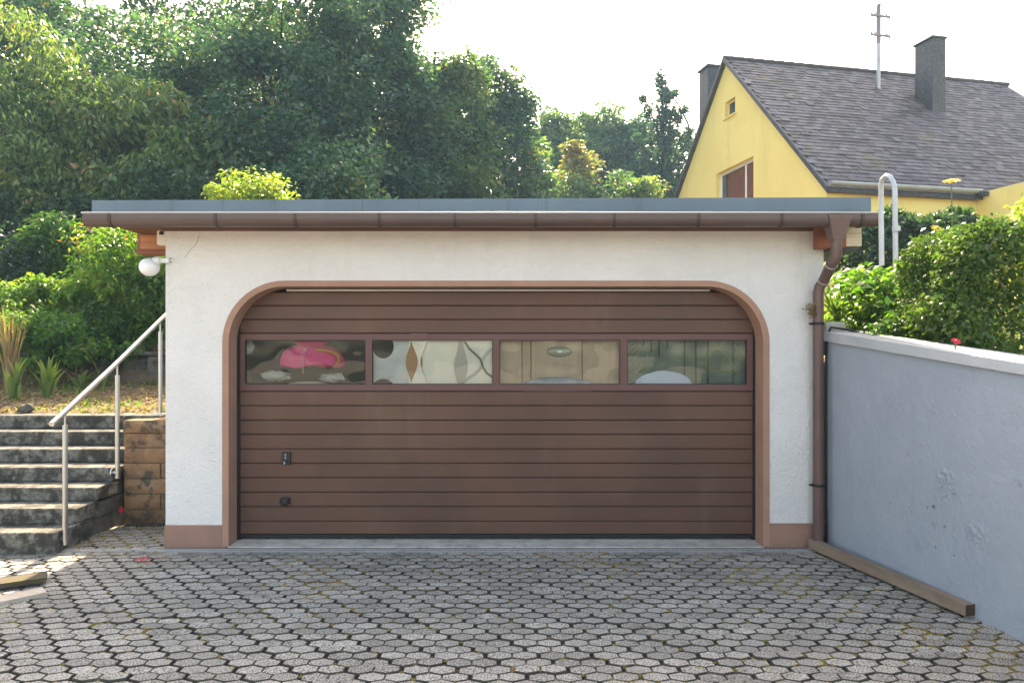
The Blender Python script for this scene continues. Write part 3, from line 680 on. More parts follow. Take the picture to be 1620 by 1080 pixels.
# second pane
ell = lambda px, py, a, b_, n=20: [(W(px,py,6.30).x+a*math.cos(2*math.pi*i/n), W(px,py,6.30).z+b_*math.sin(2*math.pi*i/n)) for i in range(n)]
mb = MB(); x0, x1 = W(580,0,6.30).x, W(646,0,6.30).x
el1 = [p for p in ell(606,548,.10,.11)]; el2 = ell(606,612,.10,.075)
mb.holes(rect(x0, x1, 1.30, 1.95), [el1, el2], lambda u, w: (u, 6.30, w)); mb.holes(rect(x0, x1, 1.30, 1.95), [el1, el2], lambda u, w: (u, 6.312, w))
for e_ in (el1, el2):
    for i in range(20): (u0,w0),(u1,w1) = e_[i], e_[(i+1)%20]; mb.add([(u0,6.30,w0),(u1,6.30,w1),(u1,6.312,w1),(u0,6.312,w0)], [(0,1,2,3)])
tag(mb.build('cutout_panel', M['grey_sheet']), 'pale grey panel with round cut outs at the left of the second pane', 'panel')
def wavy(px, w0, amp, D, m, name, label, cat, ph=0):
    mb = MB(); n = 14; vs_ = []
    for i in range(n+1):
        z = 1.40+.5*i/n; k = math.cos((z-1.64)*14+ph); cx = W(px,0,D).x; h = (w0*(1+amp*k))*.5
        vs_ += [(cx-h, D, z), (cx+h, D, z), (cx+h, D+.012, z), (cx-h, D+.012, z)]
    mb.add(vs_, [(4*i+j, 4*i+(j+1) % 4, 4*i+4+(j+1) % 4, 4*i+4+j) for i in range(n) for j in range(4)])
    tag(mb.build(name, m), label, cat)
tag(MB().box(W(642,0,6.33).x, W(786,0,6.33).x, 6.312, 6.325, 1.4205, 1.92).build('white_board', M['cream_board']), 'large cream white board filling most of the second pane', 'board')
wavy(655, .10, .55, 6.2985, M['brown_strip'], 'brown_strip', 'wavy brown strip left of the white board in the second pane', 'strip')
wavy(663, .085, .75, 6.285, M['cream_board'], 'cream_strip', 'pale wavy strip overlapping the brown strip in the second pane', 'strip', 3.1416)
wavy(729, .085, .5, 6.2985, M['taupe'], 'grey_strip', 'wavy grey strip in front of the white board in the second pane', 'strip', .6)
t_ = [W(735,540,6.288), W(742,551,6.288), W(752,560,6.288), W(760,568,6.288), W(764,580,6.288), W(770,590,6.288), W(784,600,6.288)]
tag(MB().tube(t_, .008, 8).build('grey_tube', M['dark_tube'], smooth=50), 'bent dark grey tube at the right of the second pane', 'tube')
t_ = [W(784,546,6.296), W(772,556,6.296), W(764,568,6.296), W(762,580,6.296), W(750,592,6.296), W(733,604,6.296)]
tag(MB().tube(t_, .011, 8).build('grey_hose', M['grey_sheet'], smooth=50), 'bent light grey hose at the right of the second pane', 'hose')
mb = MB()
for i in range(6):
    a = W(741+i*3.4, 549, 6.325); mb.box(a.x, a.x+.006, 6.302, 6.307, W(0,570,6.325).z, a.z)
    b_ = W(741, 549+i*4, 6.325); mb.box(b_.x, b_.x+.105, 6.3025, 6.3065, b_.z-.006, b_.z)
tag(mb.build('wire_grid', M['white_plastic']), 'small white wire grid in front of the white board', 'grid')
# third pane
t = thing('tan_cabinet', (W(885,0,6.33).x, 6.33, 1.42), 'brownish cabinet front filling the third pane', 'cabinet')
e_ = [786, 826, 840, 921, 986]
for a, b_ in zip(e_[:-1], e_[1:]): MB().box(W(a,0,6.33).x+.003, W(b_,0,6.33).x-.003, 6.33, 6.36, 1.421, 1.93, .003).build('board', M['tan_board'], t)
c = W(885, 556, 6.33)
lp = thing('round_lamp', (c.x, 6.329, c.z), 'flat oval lamp with a bright centre on the cabinet in the third pane', 'lamp')
bm = bmesh.new(); bmesh.ops.create_uvsphere(bm, u_segments=24, v_segments=12, radius=1)
for v in bm.verts: v.co = Vector((c.x+v.co.x*.12, 6.328+v.co.y*.03, c.z+v.co.z*.05))
MB().bm(bm).build('lens', M['lens'], lp, smooth=80)
bm = bmesh.new(); bmesh.ops.create_uvsphere(bm, u_segments=16, v_segments=8, radius=1)
for v in bm.verts: v.co = Vector((c.x+v.co.x*.028, 6.302+v.co.y*.01, c.z+v.co.z*.014))
MB().bm(bm).build('bulb', M['lens_centre'], lp, smooth=80)
tag(blob(W(882,612,6.30), (.36,.02,.09), .012, 5, 32).build('curved_cover', M['curved_cover'], smooth=60), 'shiny grey curved lid at the bottom of the third pane', 'lid')
# fourth pane
t = thing('green_screen', (W(1087,0,6.34).x, 6.34, 1.42), 'dark green sheet with black rods filling the rightmost pane', 'sheet')
MB().box(W(988,0,6.34).x, W(1186,0,6.34).x, 6.34, 6.35, 1.421, 1.93).build('sheet', M['green_sheet'], t)
for px, l in ((1018,.10),(1030,.16),(1043,.20),(1056,.12),(1083,.5),(1101,.5),(1120,.5),(1160,.5)):
    a = W(px,530,6.33); MB().tube([a, a-Vector((0,0,l))], .0055, 6).build('rod', M['rubber'], t)
tag(blob(W(1050,612,6.315), (.27,.012,.15), .02, 5, 28).build('pale_cover', M['pale_blue'], smooth=60), 'pale blue rounded cover at the bottom of the rightmost pane', 'cover')
rg = np.random.default_rng(9); mb = MB()
for px, a0 in ((1135,40),(1145,36),(1170,30),(1000,25),(1010,20),(1130,28)):
    c = W(px, 565, 6.325); p = [c + Vector((.10*math.sin(u*1.3+a0), -.004*math.sin(3*u), .16*math.cos(u*.9+a0*.7)))*rg.uniform(.6,1.0) for u in fr(0,4,14)]
    p = [Vector((q_.x, 6.328, max(1.43, min(1.87, q_.z)))) for q_ in p]
    mb.tube(p, .0028, 5)
o = mb.build('tangled_string', M['yellow_cord']); tag(o, kind='stuff'); tag(o, 'thin yellowish string tangled over the green sheet', 'string')

# ================================================================== STAIRS, RETAINING WALL, HANDRAIL
SX0, SX1 = -6.3, -3.84
zs = [0, .183, .324, .45, .589, .726, .87, 1.015]
st = thing('staircase', (-5.0, 6.9, 0), 'weathered grey concrete staircase of seven block steps left of the garage', 'stairs')
rr = random.Random(2)
for k in range(1, 8):
    yk = 5.85+.3*(k-1)
    b_ = bmesh.new()
    MB().box(SX0, SX1+rr.uniform(-.006,.006), yk+rr.uniform(-.004,.004), yk+.36, zs[k-1]-.0 if k > 1 else -.02, zs[k]-.0005*k, .009).build('step', M['old_concrete'], st)
    if k > 1:
        z0 = -.02; j = 0
        while z0 < zs[k-1]-.03:
            z1 = min((j+1)*.150, zs[k-1]-.004); MB().box(SX1-.26, SX1-.012-rr.uniform(0,.012), yk+.004, yk+.296, z0, z1-.006, .006).build('stone_block', M['dark_stone'], st); z0 = z1; j += 1
MB().box(SX0, SX1-.27, 6.2, 7.9, -.02, .18).build('core', M['dark_stone'], st)
rw = thing('retaining_wall', (-3.42, 6.85, 0), 'rusty brown stone block wall between the stairs and the garage', 'wall')
edges = [(0,.145,0),(.148,.30,1),(.303,.455,0),(.458,.61,1),(.613,.765,0),(.768,.915,2),(.918,1.045,0)]
for z0, z1, kind in edges:
    cuts = {0:[-3.81,-3.2,-3.0],1:[-3.81,-3.44,-3.0],2:[-3.815,-3.36,-3.0]}[kind]
    for a, b_ in zip(cuts[:-1], cuts[1:]):
        rough_stone(MB(), a+.004, b_-.004, 6.85+rr.uniform(-.01,.01)-(.012 if z0 > .9 else 0), 7.05, z0+.002, z1-.004, .007, int(z0*1000+b_*100)+900).build('stone_block', M['sandstone'], rw, smooth=35)
MB().box(-3.80, -3.0, 6.88, 7.04, -.02, .9).build('mortar', M['dark_stone'], rw)

hr = thing('handrail', (-3.80, 6.7, 0), 'brushed steel handrail on three posts beside the staircase', 'handrail')
rl = [(-3.81, 5.765, 1.125), (-3.81, 5.93, 1.207), (-3.81, 6.735, 1.614), (-3.81, 7.58, 2.066), (-3.81, 8.0, 2.285)]
MB().tube(rl, .0235, 16).build('rail', M['steel'], hr, smooth=40)
for (y, zb_, zt_) in ((5.93,.062,1.10),(6.735,.485,1.50),(7.58,1.03,1.95)):
    p = MB().tube([(-3.80,y,zb_),(-3.80,y,zt_)], .0215, 16).build('post', M['steel'], hr, smooth=40)
    MB().tube([(-3.80,y,zt_),(-3.80,y,zt_+.105)], .008, 8).build('spigot', M['steel'], p, smooth=40)
    if y < 7:
        k = MB().tube([(-3.86,y-.003,zb_+.055),(-3.80,y-.003,zb_+.055)], .018, 12); k.tube([(-3.846,y-.003,zb_+.055),(-3.836,y-.003,zb_+.055)], .048, 18); k.build('flange', M['steel'], p, smooth=40)
    else: MB().box(-3.87, -3.73, 7.51, 7.65, 1.03, 1.045, .003).build('foot_plate', M['steel'], p)

# ================================================================== BOUNDARY WALL ON THE RIGHT
bw = thing('boundary_wall', (3.1, 4.1, 0), 'grey blue rendered garden wall with pale coping right of the garage', 'wall')
mb = MB(); ny, nz = 110, 60; rg = np.random.default_rng(21)
ya, yb_ = 6.055, -.5
topz = lambda y: 1.832 - .113*(6.07-y)
def nz2(a, b_): return math.sin(a*7.1+1)*math.sin(b_*6.3+2)*.5 + math.sin(a*23+b_*11)*math.sin(b_*19-a*5)*.3
vs_ = []
for j in range(ny+1):
    t_ = j/ny; y = ya + (yb_-ya)*(t_**1.25)
    for i in range(nz+1):
        z = -.03 + (topz(y)+.03)*i/nz
        d_ = .003*nz2(y*2, z*2)
        vs_.append((wx(y)-d_, y, z))
mb.add(vs_, [(j*(nz+1)+i, j*(nz+1)+i+1, (j+1)*(nz+1)+i+1, (j+1)*(nz+1)+i) for j in range(ny) for i in range(nz)])
A, B = (wx(ya), ya), (wx(yb_), yb_); th = .22
mb.add([(A[0],ya,-.03),(A[0]+th,ya,-.03),(A[0]+th,ya,topz(ya)),(A[0],ya,topz(ya)), (B[0],yb_,-.03),(B[0]+th,yb_,-.03),(B[0]+th,yb_,topz(yb_)),(B[0],yb_,topz(yb_))],
       [(0,1,2,3),(1,5,6,2),(5,4,7,6)])
mb.build('rendered_face', M['blue_wall'], bw, smooth=60, recalc=False)
seams = [6.055, 2.9, .9, -.5]
mb = MB(); vs_ = []; n = 60
for j in range(n+1):
    y = ya + (yb_-ya)*j/n; z = topz(y); w = .003*math.sin(j*2.1)+.002*math.sin(j*5.3)
    vs_ += [(wx(y)-.028+w, y, z+.001), (wx(y)-.022+w*.5, y, z+.068+.016*(y-4.1)/2), (wx(y)+.25, y, z+.078+.016*(y-4.1)/2), (wx(y)+.25, y, z+.001)]
mb.add(vs_, [(4*j+i, 4*j+(i+1) % 4, 4*j+4+(i+1) % 4, 4*j+4+i) for j in range(n) for i in range(4)] + [(3,2,1,0), (4*n,4*n+1,4*n+2,4*n+3)])
mb.build('coping', M['coping'], bw)
for (px, py, r) in ((1478,801,.016),(1495,832,.008),(1491,770,.007),(1468,802,.006),(1481,865,.007),(1510,878,.006),(1488,757,.006)):
    # where the line of sight meets the wall plane x = wx(y)
    k = (px-795)/F; y = (2.87+.1378*6.07)/(k+.1378); z = CAMZ-(py-550)*y/F
    rg2 = np.random.default_rng(px); ring = [(wx(y+r*1.2*math.cos(a)*q_)-.004, y+r*1.2*math.cos(a)*q_, z+r*math.sin(a)*q_) for a, q_ in ((a, rg2.uniform(.6,1.2)) for a in fr(0,5.6,8))]
    m_ = MB().add(ring+[(wx(y)-.010, y, z)], [(i, (i+1) % 9, 9) for i in range(9)]); m_.build('chip', M['chip'], bw)
rg = np.random.default_rng(44); n = 64; vs_ = []; yc, zc, hy, hz = 4.585, .66, .30, .36
SP = [(4.72,.86,.13,1.0),(4.64,.80,.10,.8),(4.70,.74,.07,.9),(4.45,.55,.11,1.0),(4.48,.44,.07,.7),(4.62,.62,.10,.5),(4.58,.42,.09,.5)]
for j in range(n+1):
    for i in range(n+1):
        y = yc-hy+2*hy*j/n; z = zc-hz+2*hz*i/n; m_ = 0
        for (cy, cz, r, am) in SP: m_ = max(m_, am*math.exp(-(((y-cy)/r)**2+((z-cz)/r)**2)))
        d = -.006 + .016*max(0, m_-.35)*(.5+.5*math.sin(y*61+4*math.sin(z*37))*math.sin(z*53+3*math.sin(y*29))) + .009*max(0, m_-.3)*rg.normal() + .010*min(m_, .55)
        vs_.append((wx(y)-d, y, z))
MB().add(vs_, [(j*(n+1)+i, j*(n+1)+i+1, (j+1)*(n+1)+i+1, (j+1)*(n+1)+i) for j in range(n) for i in range(n)]).build('peeling_patch', M['blue_wall'], bw, smooth=80, recalc=False)
# black cable in the corner
p = [(2.862,6.03,.03),(2.845,6.0,.6),(2.85,6.01,1.3),(2.86,6.03,1.86),(2.90,6.03,1.95),(3.02,5.98,1.93),(3.08,5.9,1.90)]
tag(MB().tube(p, .011, 8).build('cable', M['rubber'], smooth=50), 'black cable in the corner between downpipe and grey wall', 'cable')
tag(MB().box(2.88, 3.06, 6.08, 6.3, 1.70, 2.0, .012).build('concrete_block', M['concrete']), 'grey concrete block behind the end of the wall coping', 'block')

# square timber at the wall foot
a = Vector((2.715, 5.98, .0)); b_ = Vector((3.055, 4.46, .0)); d = (b_-a).normalized(); s_ = Vector((-d.y, d.x, 0)); s_ = s_ if s_.x > 0 else -s_
t = thing('timber_beam', (a+b_)/2, 'long weathered square timber lying along the foot of the grey wall', 'timber')
def obeam(a, b_, w, z0, z1, bev, m, name, parent):
    bm = bmesh.new(); bmesh.ops.create_cube(bm, size=1); d = (b_-a); L_ = d.length; d.normalize(); s_ = Vector((d.y, -d.x, 0)); c = (a+b_)/2
    for v in bm.verts: v.co = c + d*v.co.x*L_ + s_*v.co.y*w + Vector((0,0,(z0+z1)/2 - c.z + v.co.z*(z1-z0)))
    if bev: bmesh.ops.bevel(bm, geom=bm.edges[:], offset=bev, segments=2, affect='EDGES')
    return MB().bm(bm).build(name, m, parent)
obeam(a, b_, .072, .022, .094, .004, M['old_beam'], 'beam', t)
obeam(b_+d*.0005, b_+d*.004, .068, .024, .092, 0, M['end_grain'], 'end_face', t)
for f_ in (.12, .88):
    c = a+(b_-a)*f_; obeam(c-d*.02, c+d*.02, .06, -.005, .0215, 0, M['end_grain'], 'spacer', t)
# two planks lying bottom left
def gpt(px, py, z=0.0): D = (CAMZ-z)*F/(py-550); return Vector(((px-795)*D/F, D, z))
a, b_ = gpt(73, 911, .04), gpt(-140, 940, .04)
t1 = obeam(a, b_, .17, .022, .052, .003, M['lichen_plank'], 'plank', None); tag(t1, 'dark lichened plank lying on the paving, the one nearer the stairs', 'plank', 'planks on the paving')
a, b_ = gpt(70, 932.5, .02), gpt(-140, 977, .02)
t1 = obeam(a, b_, .15, .001, .021, .003, M['pale_plank'], 'plank', None); tag(t1, 'pale clean plank lying on the paving beside the dark plank', 'plank', 'planks on the paving')

# ================================================================== NEIGHBOUR'S HOUSE
ang = math.atan(.208)
ho = thing('house', (7.6, 16.0, 1.7), 'yellow gabled house with dark slate roof behind the garage', 'house', rz=ang, local=True)
HB = 1.7                                    # local z = world z - HB
EZ, RZ, HW, HL = 5.67-HB, 10.39-HB, 8.9, 11.2
slope = (RZ-EZ)/(HW/2)
mb = MB()
w1 = rect(3.05, 5.08, 5.9-HB, 7.10-HB); w2 = rect(4.0, 4.56, 8.62-HB, 9.1-HB)
mb.holes([(0,0),(HW,0),(HW,EZ-.05),(HW/2,RZ-.05),(0,EZ-.05)], [w1, w2], lambda u, w: (0, u, w))
for h in (w1, w2):
    for i in range(4): (u0,v0),(u1,v1) = h[i], h[(i+1)%4]; mb.add([(0,u0,v0),(0,u1,v1),(.22,u1,v1),(.22,u0,v0)], [(0,1,2,3)])
mb.add([(0,0,0),(HL,0,0),(HL,0,EZ-.05),(0,0,EZ-.05)], [(0,1,2,3)]); mb.add([(HL,0,0),(HL,HW,0),(HL,HW,EZ-.05),(HL,0,EZ-.05)], [(0,1,2,3)])
mb.add([(0,HW,0),(HL,HW,0),(HL,HW,EZ-.05),(0,HW,EZ-.05)], [(0,1,2,3)])
mb.build('wall', M['yellow_wall'], ho, recalc=False)
WX = 4.19
mb = MB().add([(WX,-.002,0),(WX,-6,0),(WX,-6,EZ-.1),(WX,-.002,EZ-.1), (WX+7,-6,0),(WX+7,-6,EZ-.1),(WX+7,.2,EZ-.1),(WX,.2,EZ-.1)], [(0,1,2,3),(1,4,5,2),(2,5,6,7)]); mb.build('wing_wall', M['yellow_wall'], ho, recalc=False)
# windows
wf = MB()
for (u0,u1,v0,v1) in ((3.05,3.13,5.9-HB,7.1-HB),(5.0,5.08,5.9-HB,7.1-HB),(3.13,5.0,7.02-HB,7.1-HB),(3.62,3.70,5.9-HB,7.02-HB)): wf.box(.14,.20,u0,u1,v0,v1)
wo = wf.build('window', M['white_frame'], ho)
MB().box(.17,.175,3.13,5.0,5.9-HB,7.02-HB).build('pane', M['window_glass'], wo)
mb = MB()
for i in range(14):
    y = 3.15+.035*i; mb.box(.150,.160+.006*(i % 2),y,y+.033,5.9-HB,7.0-HB)
for i in range(26):
    y = 3.72+.035*i; mb.box(.150,.160+.006*(i % 2),y,y+.033,5.9-HB,7.0-HB)
mb.build('curtain', M['curtain'], wo)
wo = MB().box(.12,.16,4.0,4.56,8.62-HB,9.1-HB).build('window', M['yellow_wall'], ho)
MB().box(-.05,.10,3.95,4.62,8.58-HB,8.62-HB).build('sill', M['yellow_wall'], wo)
MB().box(.112,.119,4.06,4.50,8.68-HB,9.04-HB).build('pane', M['window_glass'], wo)
# roof deck
ov = .12
fe = lambda y: EZ + slope*y
hipx = 10.0
mb = MB()
V_ = [(-ov,-ov*1.5,fe(-ov*1.5)),(hipx,HW/2,RZ),(-ov,HW/2,RZ),(HL+.1,-ov*1.5,fe(-ov*1.5)),(-ov,HW+ov*1.5,fe(-ov*1.5)),(HL+.1,HW+ov*1.5,fe(-ov*1.5))]
low = [(x, y, z-.10) for x, y, z in V_]
mb.add(V_+low, [(0,3,1,2),(2,1,5,4),(3,5,1),(6,8,7,9),(8,10,11,7),(9,7,11),(0,2,8,6),(2,4,10,8),(0,6,9,3),(4,5,11,10),(3,9,11,5)])
rf = mb.build('roof', M['slate_clad'], ho)
# slates
sl_len = math.sqrt(1+slope*slope); th_ = math.atan(slope)
tile = [(0,-.012,.005),(.245,-.012,.005),(.245,.21,.004),(0,.21,.004),(0,-.012,.022),(.245,-.012,.022),(.245,.21,.008),(0,.21,.008)]
tf = [(4,5,6,7),(0,1,5,4),(1,2,6,5),(3,0,4,7)]
ct, stn = math.cos(th_), math.sin(th_)
spots_t = []
rows = int((HW/2+.15)*sl_len/.17)
for r_ in range(rows):
    t_ = r_*.17-.18*sl_len; y = t_*ct; x = -ov + (.125 if r_ % 2 else 0)
    hi = HL+.1-(HL+.1-hipx)*(y+.18)/(HW/2+.18)
    while x+.25 < hi: spots_t.append((0, x, t_)); x += .25
def tile_world(kind, u, t_, v, tw, lift):
    x, s__, h = v; h += lift + tw*x
    if kind == 0: return (u+x, (t_+s__)*ct - h*stn, EZ + (t_+s__)*stn + h*ct)
    return (WX + (t_+s__)*ct - h*stn, u+.245-x, EZ + (t_+s__)*stn + h*ct)
def dist_key(p):
    kind, u, t_ = p; return -(t_*.6) - abs(u-4)*.15 if kind == 0 else -1e3
vis = [p for p in spots_t if p[0] == 0 and p[1] < 5.2]; vis.sort(key=dist_key, reverse=True)
ind = set(vis[:300]); rg = np.random.default_rng(33)
tme = None; tb = MB(); tints = []
for p in spots_t:
    tw, lift = rg.normal()*.012, abs(rg.normal())*.004
    if p in ind:
        if tme is None:
            tme = bpy.data.meshes.new('roof_tile'); tme.from_pydata([(x, s__*ct-h*stn, s__*stn+h*ct) for x, s__, h in tile], [], tf); tme.materials.append(M['slate'])
            o = bpy.data.objects.new('roof_tile', tme); tproto = o
        else: o = tproto.copy()
        C.objects.link(o); o.parent = rf
        o.location = Vector((p[1], p[2]*ct - lift*stn, EZ+p[2]*stn + lift*ct)) - ORG[rf]; o.rotation_euler = (0, -tw, rg.normal()*.01)
    else:
        tb.add([tile_world(*p, v, tw, lift) for v in tile], tf); tints += [rg.random()]*8
o = tb.build('roof_tiles', M['slate'], rf, recalc=False, pivot=(0,0,EZ)); o['kind'] = 'stuff'
a_ = o.data.attributes.new('tint', 'FLOAT', 'POINT'); a_.data.foreach_set('value', np.array(tints, dtype=np.float32))
mb = MB(); x = -ov
while x < hipx: mb.tube([(x, HW/2, RZ+.0), (x+.34, HW/2, RZ+.015)], .075, 8); x += .33
mb.build('ridge_tiles', M['slate'], rf, smooth=50)['kind'] = 'stuff'
for sgn in (0, 1):   # verge boards along the gable
    y0, y1 = (-ov*1.5, HW/2) if sgn == 0 else (HW+ov*1.5, HW/2)
    MB().add([(-ov-.02,y0,fe(-ov*1.5)-.12),(-ov-.02,y1,RZ-.10),(-ov-.02,y1,RZ+.04),(-ov-.02,y0,fe(-ov*1.5)+.03),(-ov+.03,y0,fe(-ov*1.5)-.12),(-ov+.03,y1,RZ-.10),(-ov+.03,y1,RZ+.04),(-ov+.03,y0,fe(-ov*1.5)+.03)],
             [(0,1,2,3),(4,7,6,5),(0,4,5,1),(1,5,6,2),(2,6,7,3),(3,7,4,0)]).build('verge_board', M['slate_clad'], rf)
pr = [(-.32,EZ-.06)] + [(-.25-.07*math.cos(math.pi*i/8), EZ-.09-.07*math.sin(math.pi*i/8)) for i in range(9)] + [(-.18,EZ-.06)]
MB().extrude_x(pr, -.1, WX-.15).build('gutter', M['zinc'], rf, smooth=40)
MB().box(-.02, WX-.1, -.17, -.01, EZ-.28, EZ-.24).build('eave_board', M['soffit'], rf)
MB().box(WX-.22, WX-.0, -.35, -.12, EZ-.22, EZ-.12).build('rainwater_head', M['slate_clad'], rf)
ch = MB().box(5.57,6.03,2.76,3.41,RZ-3.2,10.78-HB,.01).build('chimney', M['slate_clad'], rf)
MB().box(5.53,6.07,2.72,3.45,10.78-HB,10.84-HB,.01).build('chimney_cap', M['slate_clad'], ch)
ch = MB().box(.60,1.17,6.7,7.3,6-HB,11.12-HB,.01).build('chimney', M['slate_clad'], rf)
MB().box(.55,1.22,6.65,7.35,11.12-HB,11.19-HB,.01).build('chimney_cap', M['slate_clad'], ch)
ms = thing('roof_mast', (7.6+4.44-.208*3.58, 16+.208*4.44+3.58, 9.5), 'wooden looking line mast with two crossarms standing on the house roof', 'mast', rz=ang, local=True)
MB().tube([(0,0,-.4),(0,0,1.4)], .055, 12).build('tube', M['zinc'], ms, smooth=40); MB().tube([(0,0,1.4),(0,0,2.55)], .065, 12).build('pole', M['mast'], ms, smooth=40)
for z in (1.62, 2.2):
    am = MB().box(-.32,.36,-.075,-.03,z-.03,z+.03).build('crossarm', M['mast'], ms)
    for x in (-.28, -.16, .24, .34):
        MB().lathe([(.001,.0),(.025,.01),(.035,.04),(.02,.07),(.03,.09),(.0,.11)], (x,-.05,z+.03 if x < .3 else z-.10), 10).build('insulator', M['insulator'], am, smooth=50)
MB().tube([(0,0,2.55),(0,0,2.62)], [.075,.02], 12).build('mast_cap', M['zinc'], ms, smooth=40)

# ================================================================== RIGHT GARDEN
# bent metal pole
D = 9.0
t = thing('pole_frame', at(1405, 430, D), 'galvanised pole bent into a hook beside the garage roof corner', 'pole')
a, b_ = at(1395, 420, D+.25), at(1417, 420, D)
top1, top2 = at(1394, 292, D+.25), at(1415.5, 300, D)
pts = [a, at(1394,330,D+.25), top1, at(1396,284,D+.2), at(1402,278,D+.12), at(1408,280,D+.06), at(1413,288,D+.02), top2, at(1416,340,D), b_]
MB().tube(pts, .032, 12).build('tube', M['galvanised'], t, smooth=50)
MB().tube([at(1418,358,D-.02), at(1418,366,D-.02)], .05, 10).build('clamp', M['galvanised'], t, smooth=50)

def hedge(name, label, x0, x1, y0, y1, z0, z1, n, size, mat, seed, lump=.06, aspect=.6):
    rng = np.random.default_rng(seed); t = thing(name, ((x0+x1)/2, (y0+y1)/2, z0), label, 'hedge')
    face = rng.choice(4, n, p=[.36,.26,.18,.20]); u = rng.random(n); w = rng.random(n); dep = np.abs(rng.normal(0, .09, n))
    P = np.empty((n, 3)); Nn = np.zeros((n, 3))
    f0 = face == 0; P[f0] = np.c_[x0+(x1-x0)*u, y0+dep, z0+(z1-z0)*w][f0]; Nn[f0] = (0,-1,0)
    f1 = face == 1; P[f1] = np.c_[x0+(x1-x0)*u, y0+(y1-y0)*w, z1-dep][f1]; Nn[f1] = (0,0,1)
    f2 = face == 2; P[f2] = np.c_[x0+dep, y0+(y1-y0)*u, z0+(z1-z0)*w][f2]; Nn[f2] = (-1,0,0)
    f3 = face == 3; P[f3] = np.c_[x0+(x1-x0)*u, y0+(y1-y0)*w, z0+(z1-z0)*rng.random(n)][f3]; Nn[f3] = (0,0,1)
    wob = lump*(np.sin(P[:,0]*6+1)*np.sin(P[:,2]*7)+.7*np.sin(P[:,1]*9+P[:,2]*5)+.5*np.sin(P[:,0]*17+P[:,2]*13))
    # rounded corners
    cx, cz = (x0+x1)/2, (z0+z1)/2
    P += Nn*wob[:, None]
    edge = np.clip((P[:,2]-(z1-.25))/.25, 0, 1); P[:,0] += edge**2*.16*(P[:,0] < x0+.3); P[:,1] += edge**2*.16*(P[:,1] < y0+.3)
    P += rng.normal(size=(n,3))*.02
    nrm = Nn*.7 + rng.normal(size=(n,3))*.55; nrm[:,2] += .35; ax = rng.normal(size=(n,3)); ax += Nn*.5
    ln = size*rng.uniform(.6,1.3,n); tint = .35+.3*rng.random(n)+.15*rng.normal(size=n)
    leaf_object('foliage', P, nrm, ax, ln, ln*aspect, tint, M[mat], t, fold=.2, droop=.1)
    mb = MB()
    for i in range(26):
        x = rng.uniform(x0+.15, x1-.15); y = rng.uniform(y0+.12, y1-.1); limb(mb, (x,y,z0-.05), (x+rng.normal()*.12, y+rng.normal()*.1, z1-.12), .014, .004, rng, .03, 5, 4)
    mb.build('stem', M['twig'], t, smooth=60)
    return t
hedge('clipped_hedge', 'dense clipped green hedge at the right edge above the grey wall', 3.34, 6.2, 4.92, 5.8, 1.55, 2.68, 52000, .042, 'leaf_hedge', 51)
hedge('dark_hedge', 'dark green hedge in front of the house behind the bent pole', 5.7, 7.7, 10.8, 11.8, 1.7, 3.88, 26000, .085, 'leaf_dark', 52, .1)
shrub('leafy_shrub', 'broad leaved bright green shrub between downpipe and clipped hedge', (3.72, 6.6, 1.66), (.62, .5, 1.0), 44, 110, .085, 'leaf_shrub', 61, .24, .15, 'shrubs above the grey wall')
shrub('leafy_shrub', 'taller green shrub with pale leaf undersides behind the clipped hedge', (4.72, 7.3, 1.66), (.42, .4, 1.22), 32, 110, .085, 'leaf_shrub', 62, .26, .1, 'shrubs above the grey wall')
shrub('leafy_shrub', 'low yellow green shrub just behind the coping beside the downpipe', (3.35, 6.3, 1.68), (.33, .2, .55), 20, 90, .05, 'leaf_creeper', 63, .13, .1, 'shrubs above the grey wall')
shrub('leafy_shrub', 'low green shrub at the foot of the clipped hedge with a red flower', (3.35, 5.7, 1.60), (.30, .2, .42), 20, 90, .06, 'leaf_shrub', 65, .16, .1, 'shrubs above the grey wall')
shrub('leafy_shrub', 'upright shrub with light yellow green leaves at the far right edge', (6.72, 8.6, 1.75), (.30, .3, 2.15), 24, 100, .08, 'leaf_lime', 64, .22, .0, 'shrubs above the grey wall')
def flower(name, label, p, r, m, base, petals=8, tilt=(0,-.7,.7), group=None):
    t = thing(name, base, label, 'flower', group); p = Vector(p); base = Vector(base); nrm = Vector(tilt).normalized(); u = nrm.orthogonal().normalized(); w = nrm.cross(u)
    mid = (p+base)/2 + Vector((.02,0,.02)); MB().tube([base, mid, p], .006, 6).build('stem', M['stem'], t, smooth=50)
    for i in range(petals):
        a = 2*math.pi*i/petals; d = u*math.cos(a)+w*math.sin(a); s__ = nrm.cross(d)
        MB().add([p, p+d*r*.55+s__*r*.33+nrm*r*.18, p+d*r+nrm*r*.12, p+d*r*.55-s__*r*.33+nrm*r*.18], [(0,1,2),(0,2,3)]).build('petal', m, t)
    bm = bmesh.new(); bmesh.ops.create_icosphere(bm, subdivisions=1, radius=r*.3)
    for v in bm.verts: v.co += p+nrm*r*.1
    MB().bm(bm).build('flower_head', m, t, smooth=60)
c = at(1505, 288, 8.0); flower('yellow_flower', 'big yellow flower on a tall stem in front of the house gutter', c, .105, M['yellow_petal'], (c.x, 8.0, 1.75), 10, (-.2,-.35,.9))
c = at(1481, 362, 6.9); flower('yellow_flower', 'small yellow flower among the leaves left of the clipped hedge', c, .06, M['yellow_petal'], (c.x, 7.0, 1.72), 8)
c = at(1512, 540, 4.72); flower('red_flower', 'red flower at the foot of the clipped hedge above the coping', c, .035, M['red_petal'], (c.x, 4.8, 1.60), 9)
c = at(1307, 406, 7.4); flower('red_flower', 'red flower peeking out behind the downpipe under the eave', c, .06, M['red_petal'], (c.x+.02, 7.4, 1.72), 9)
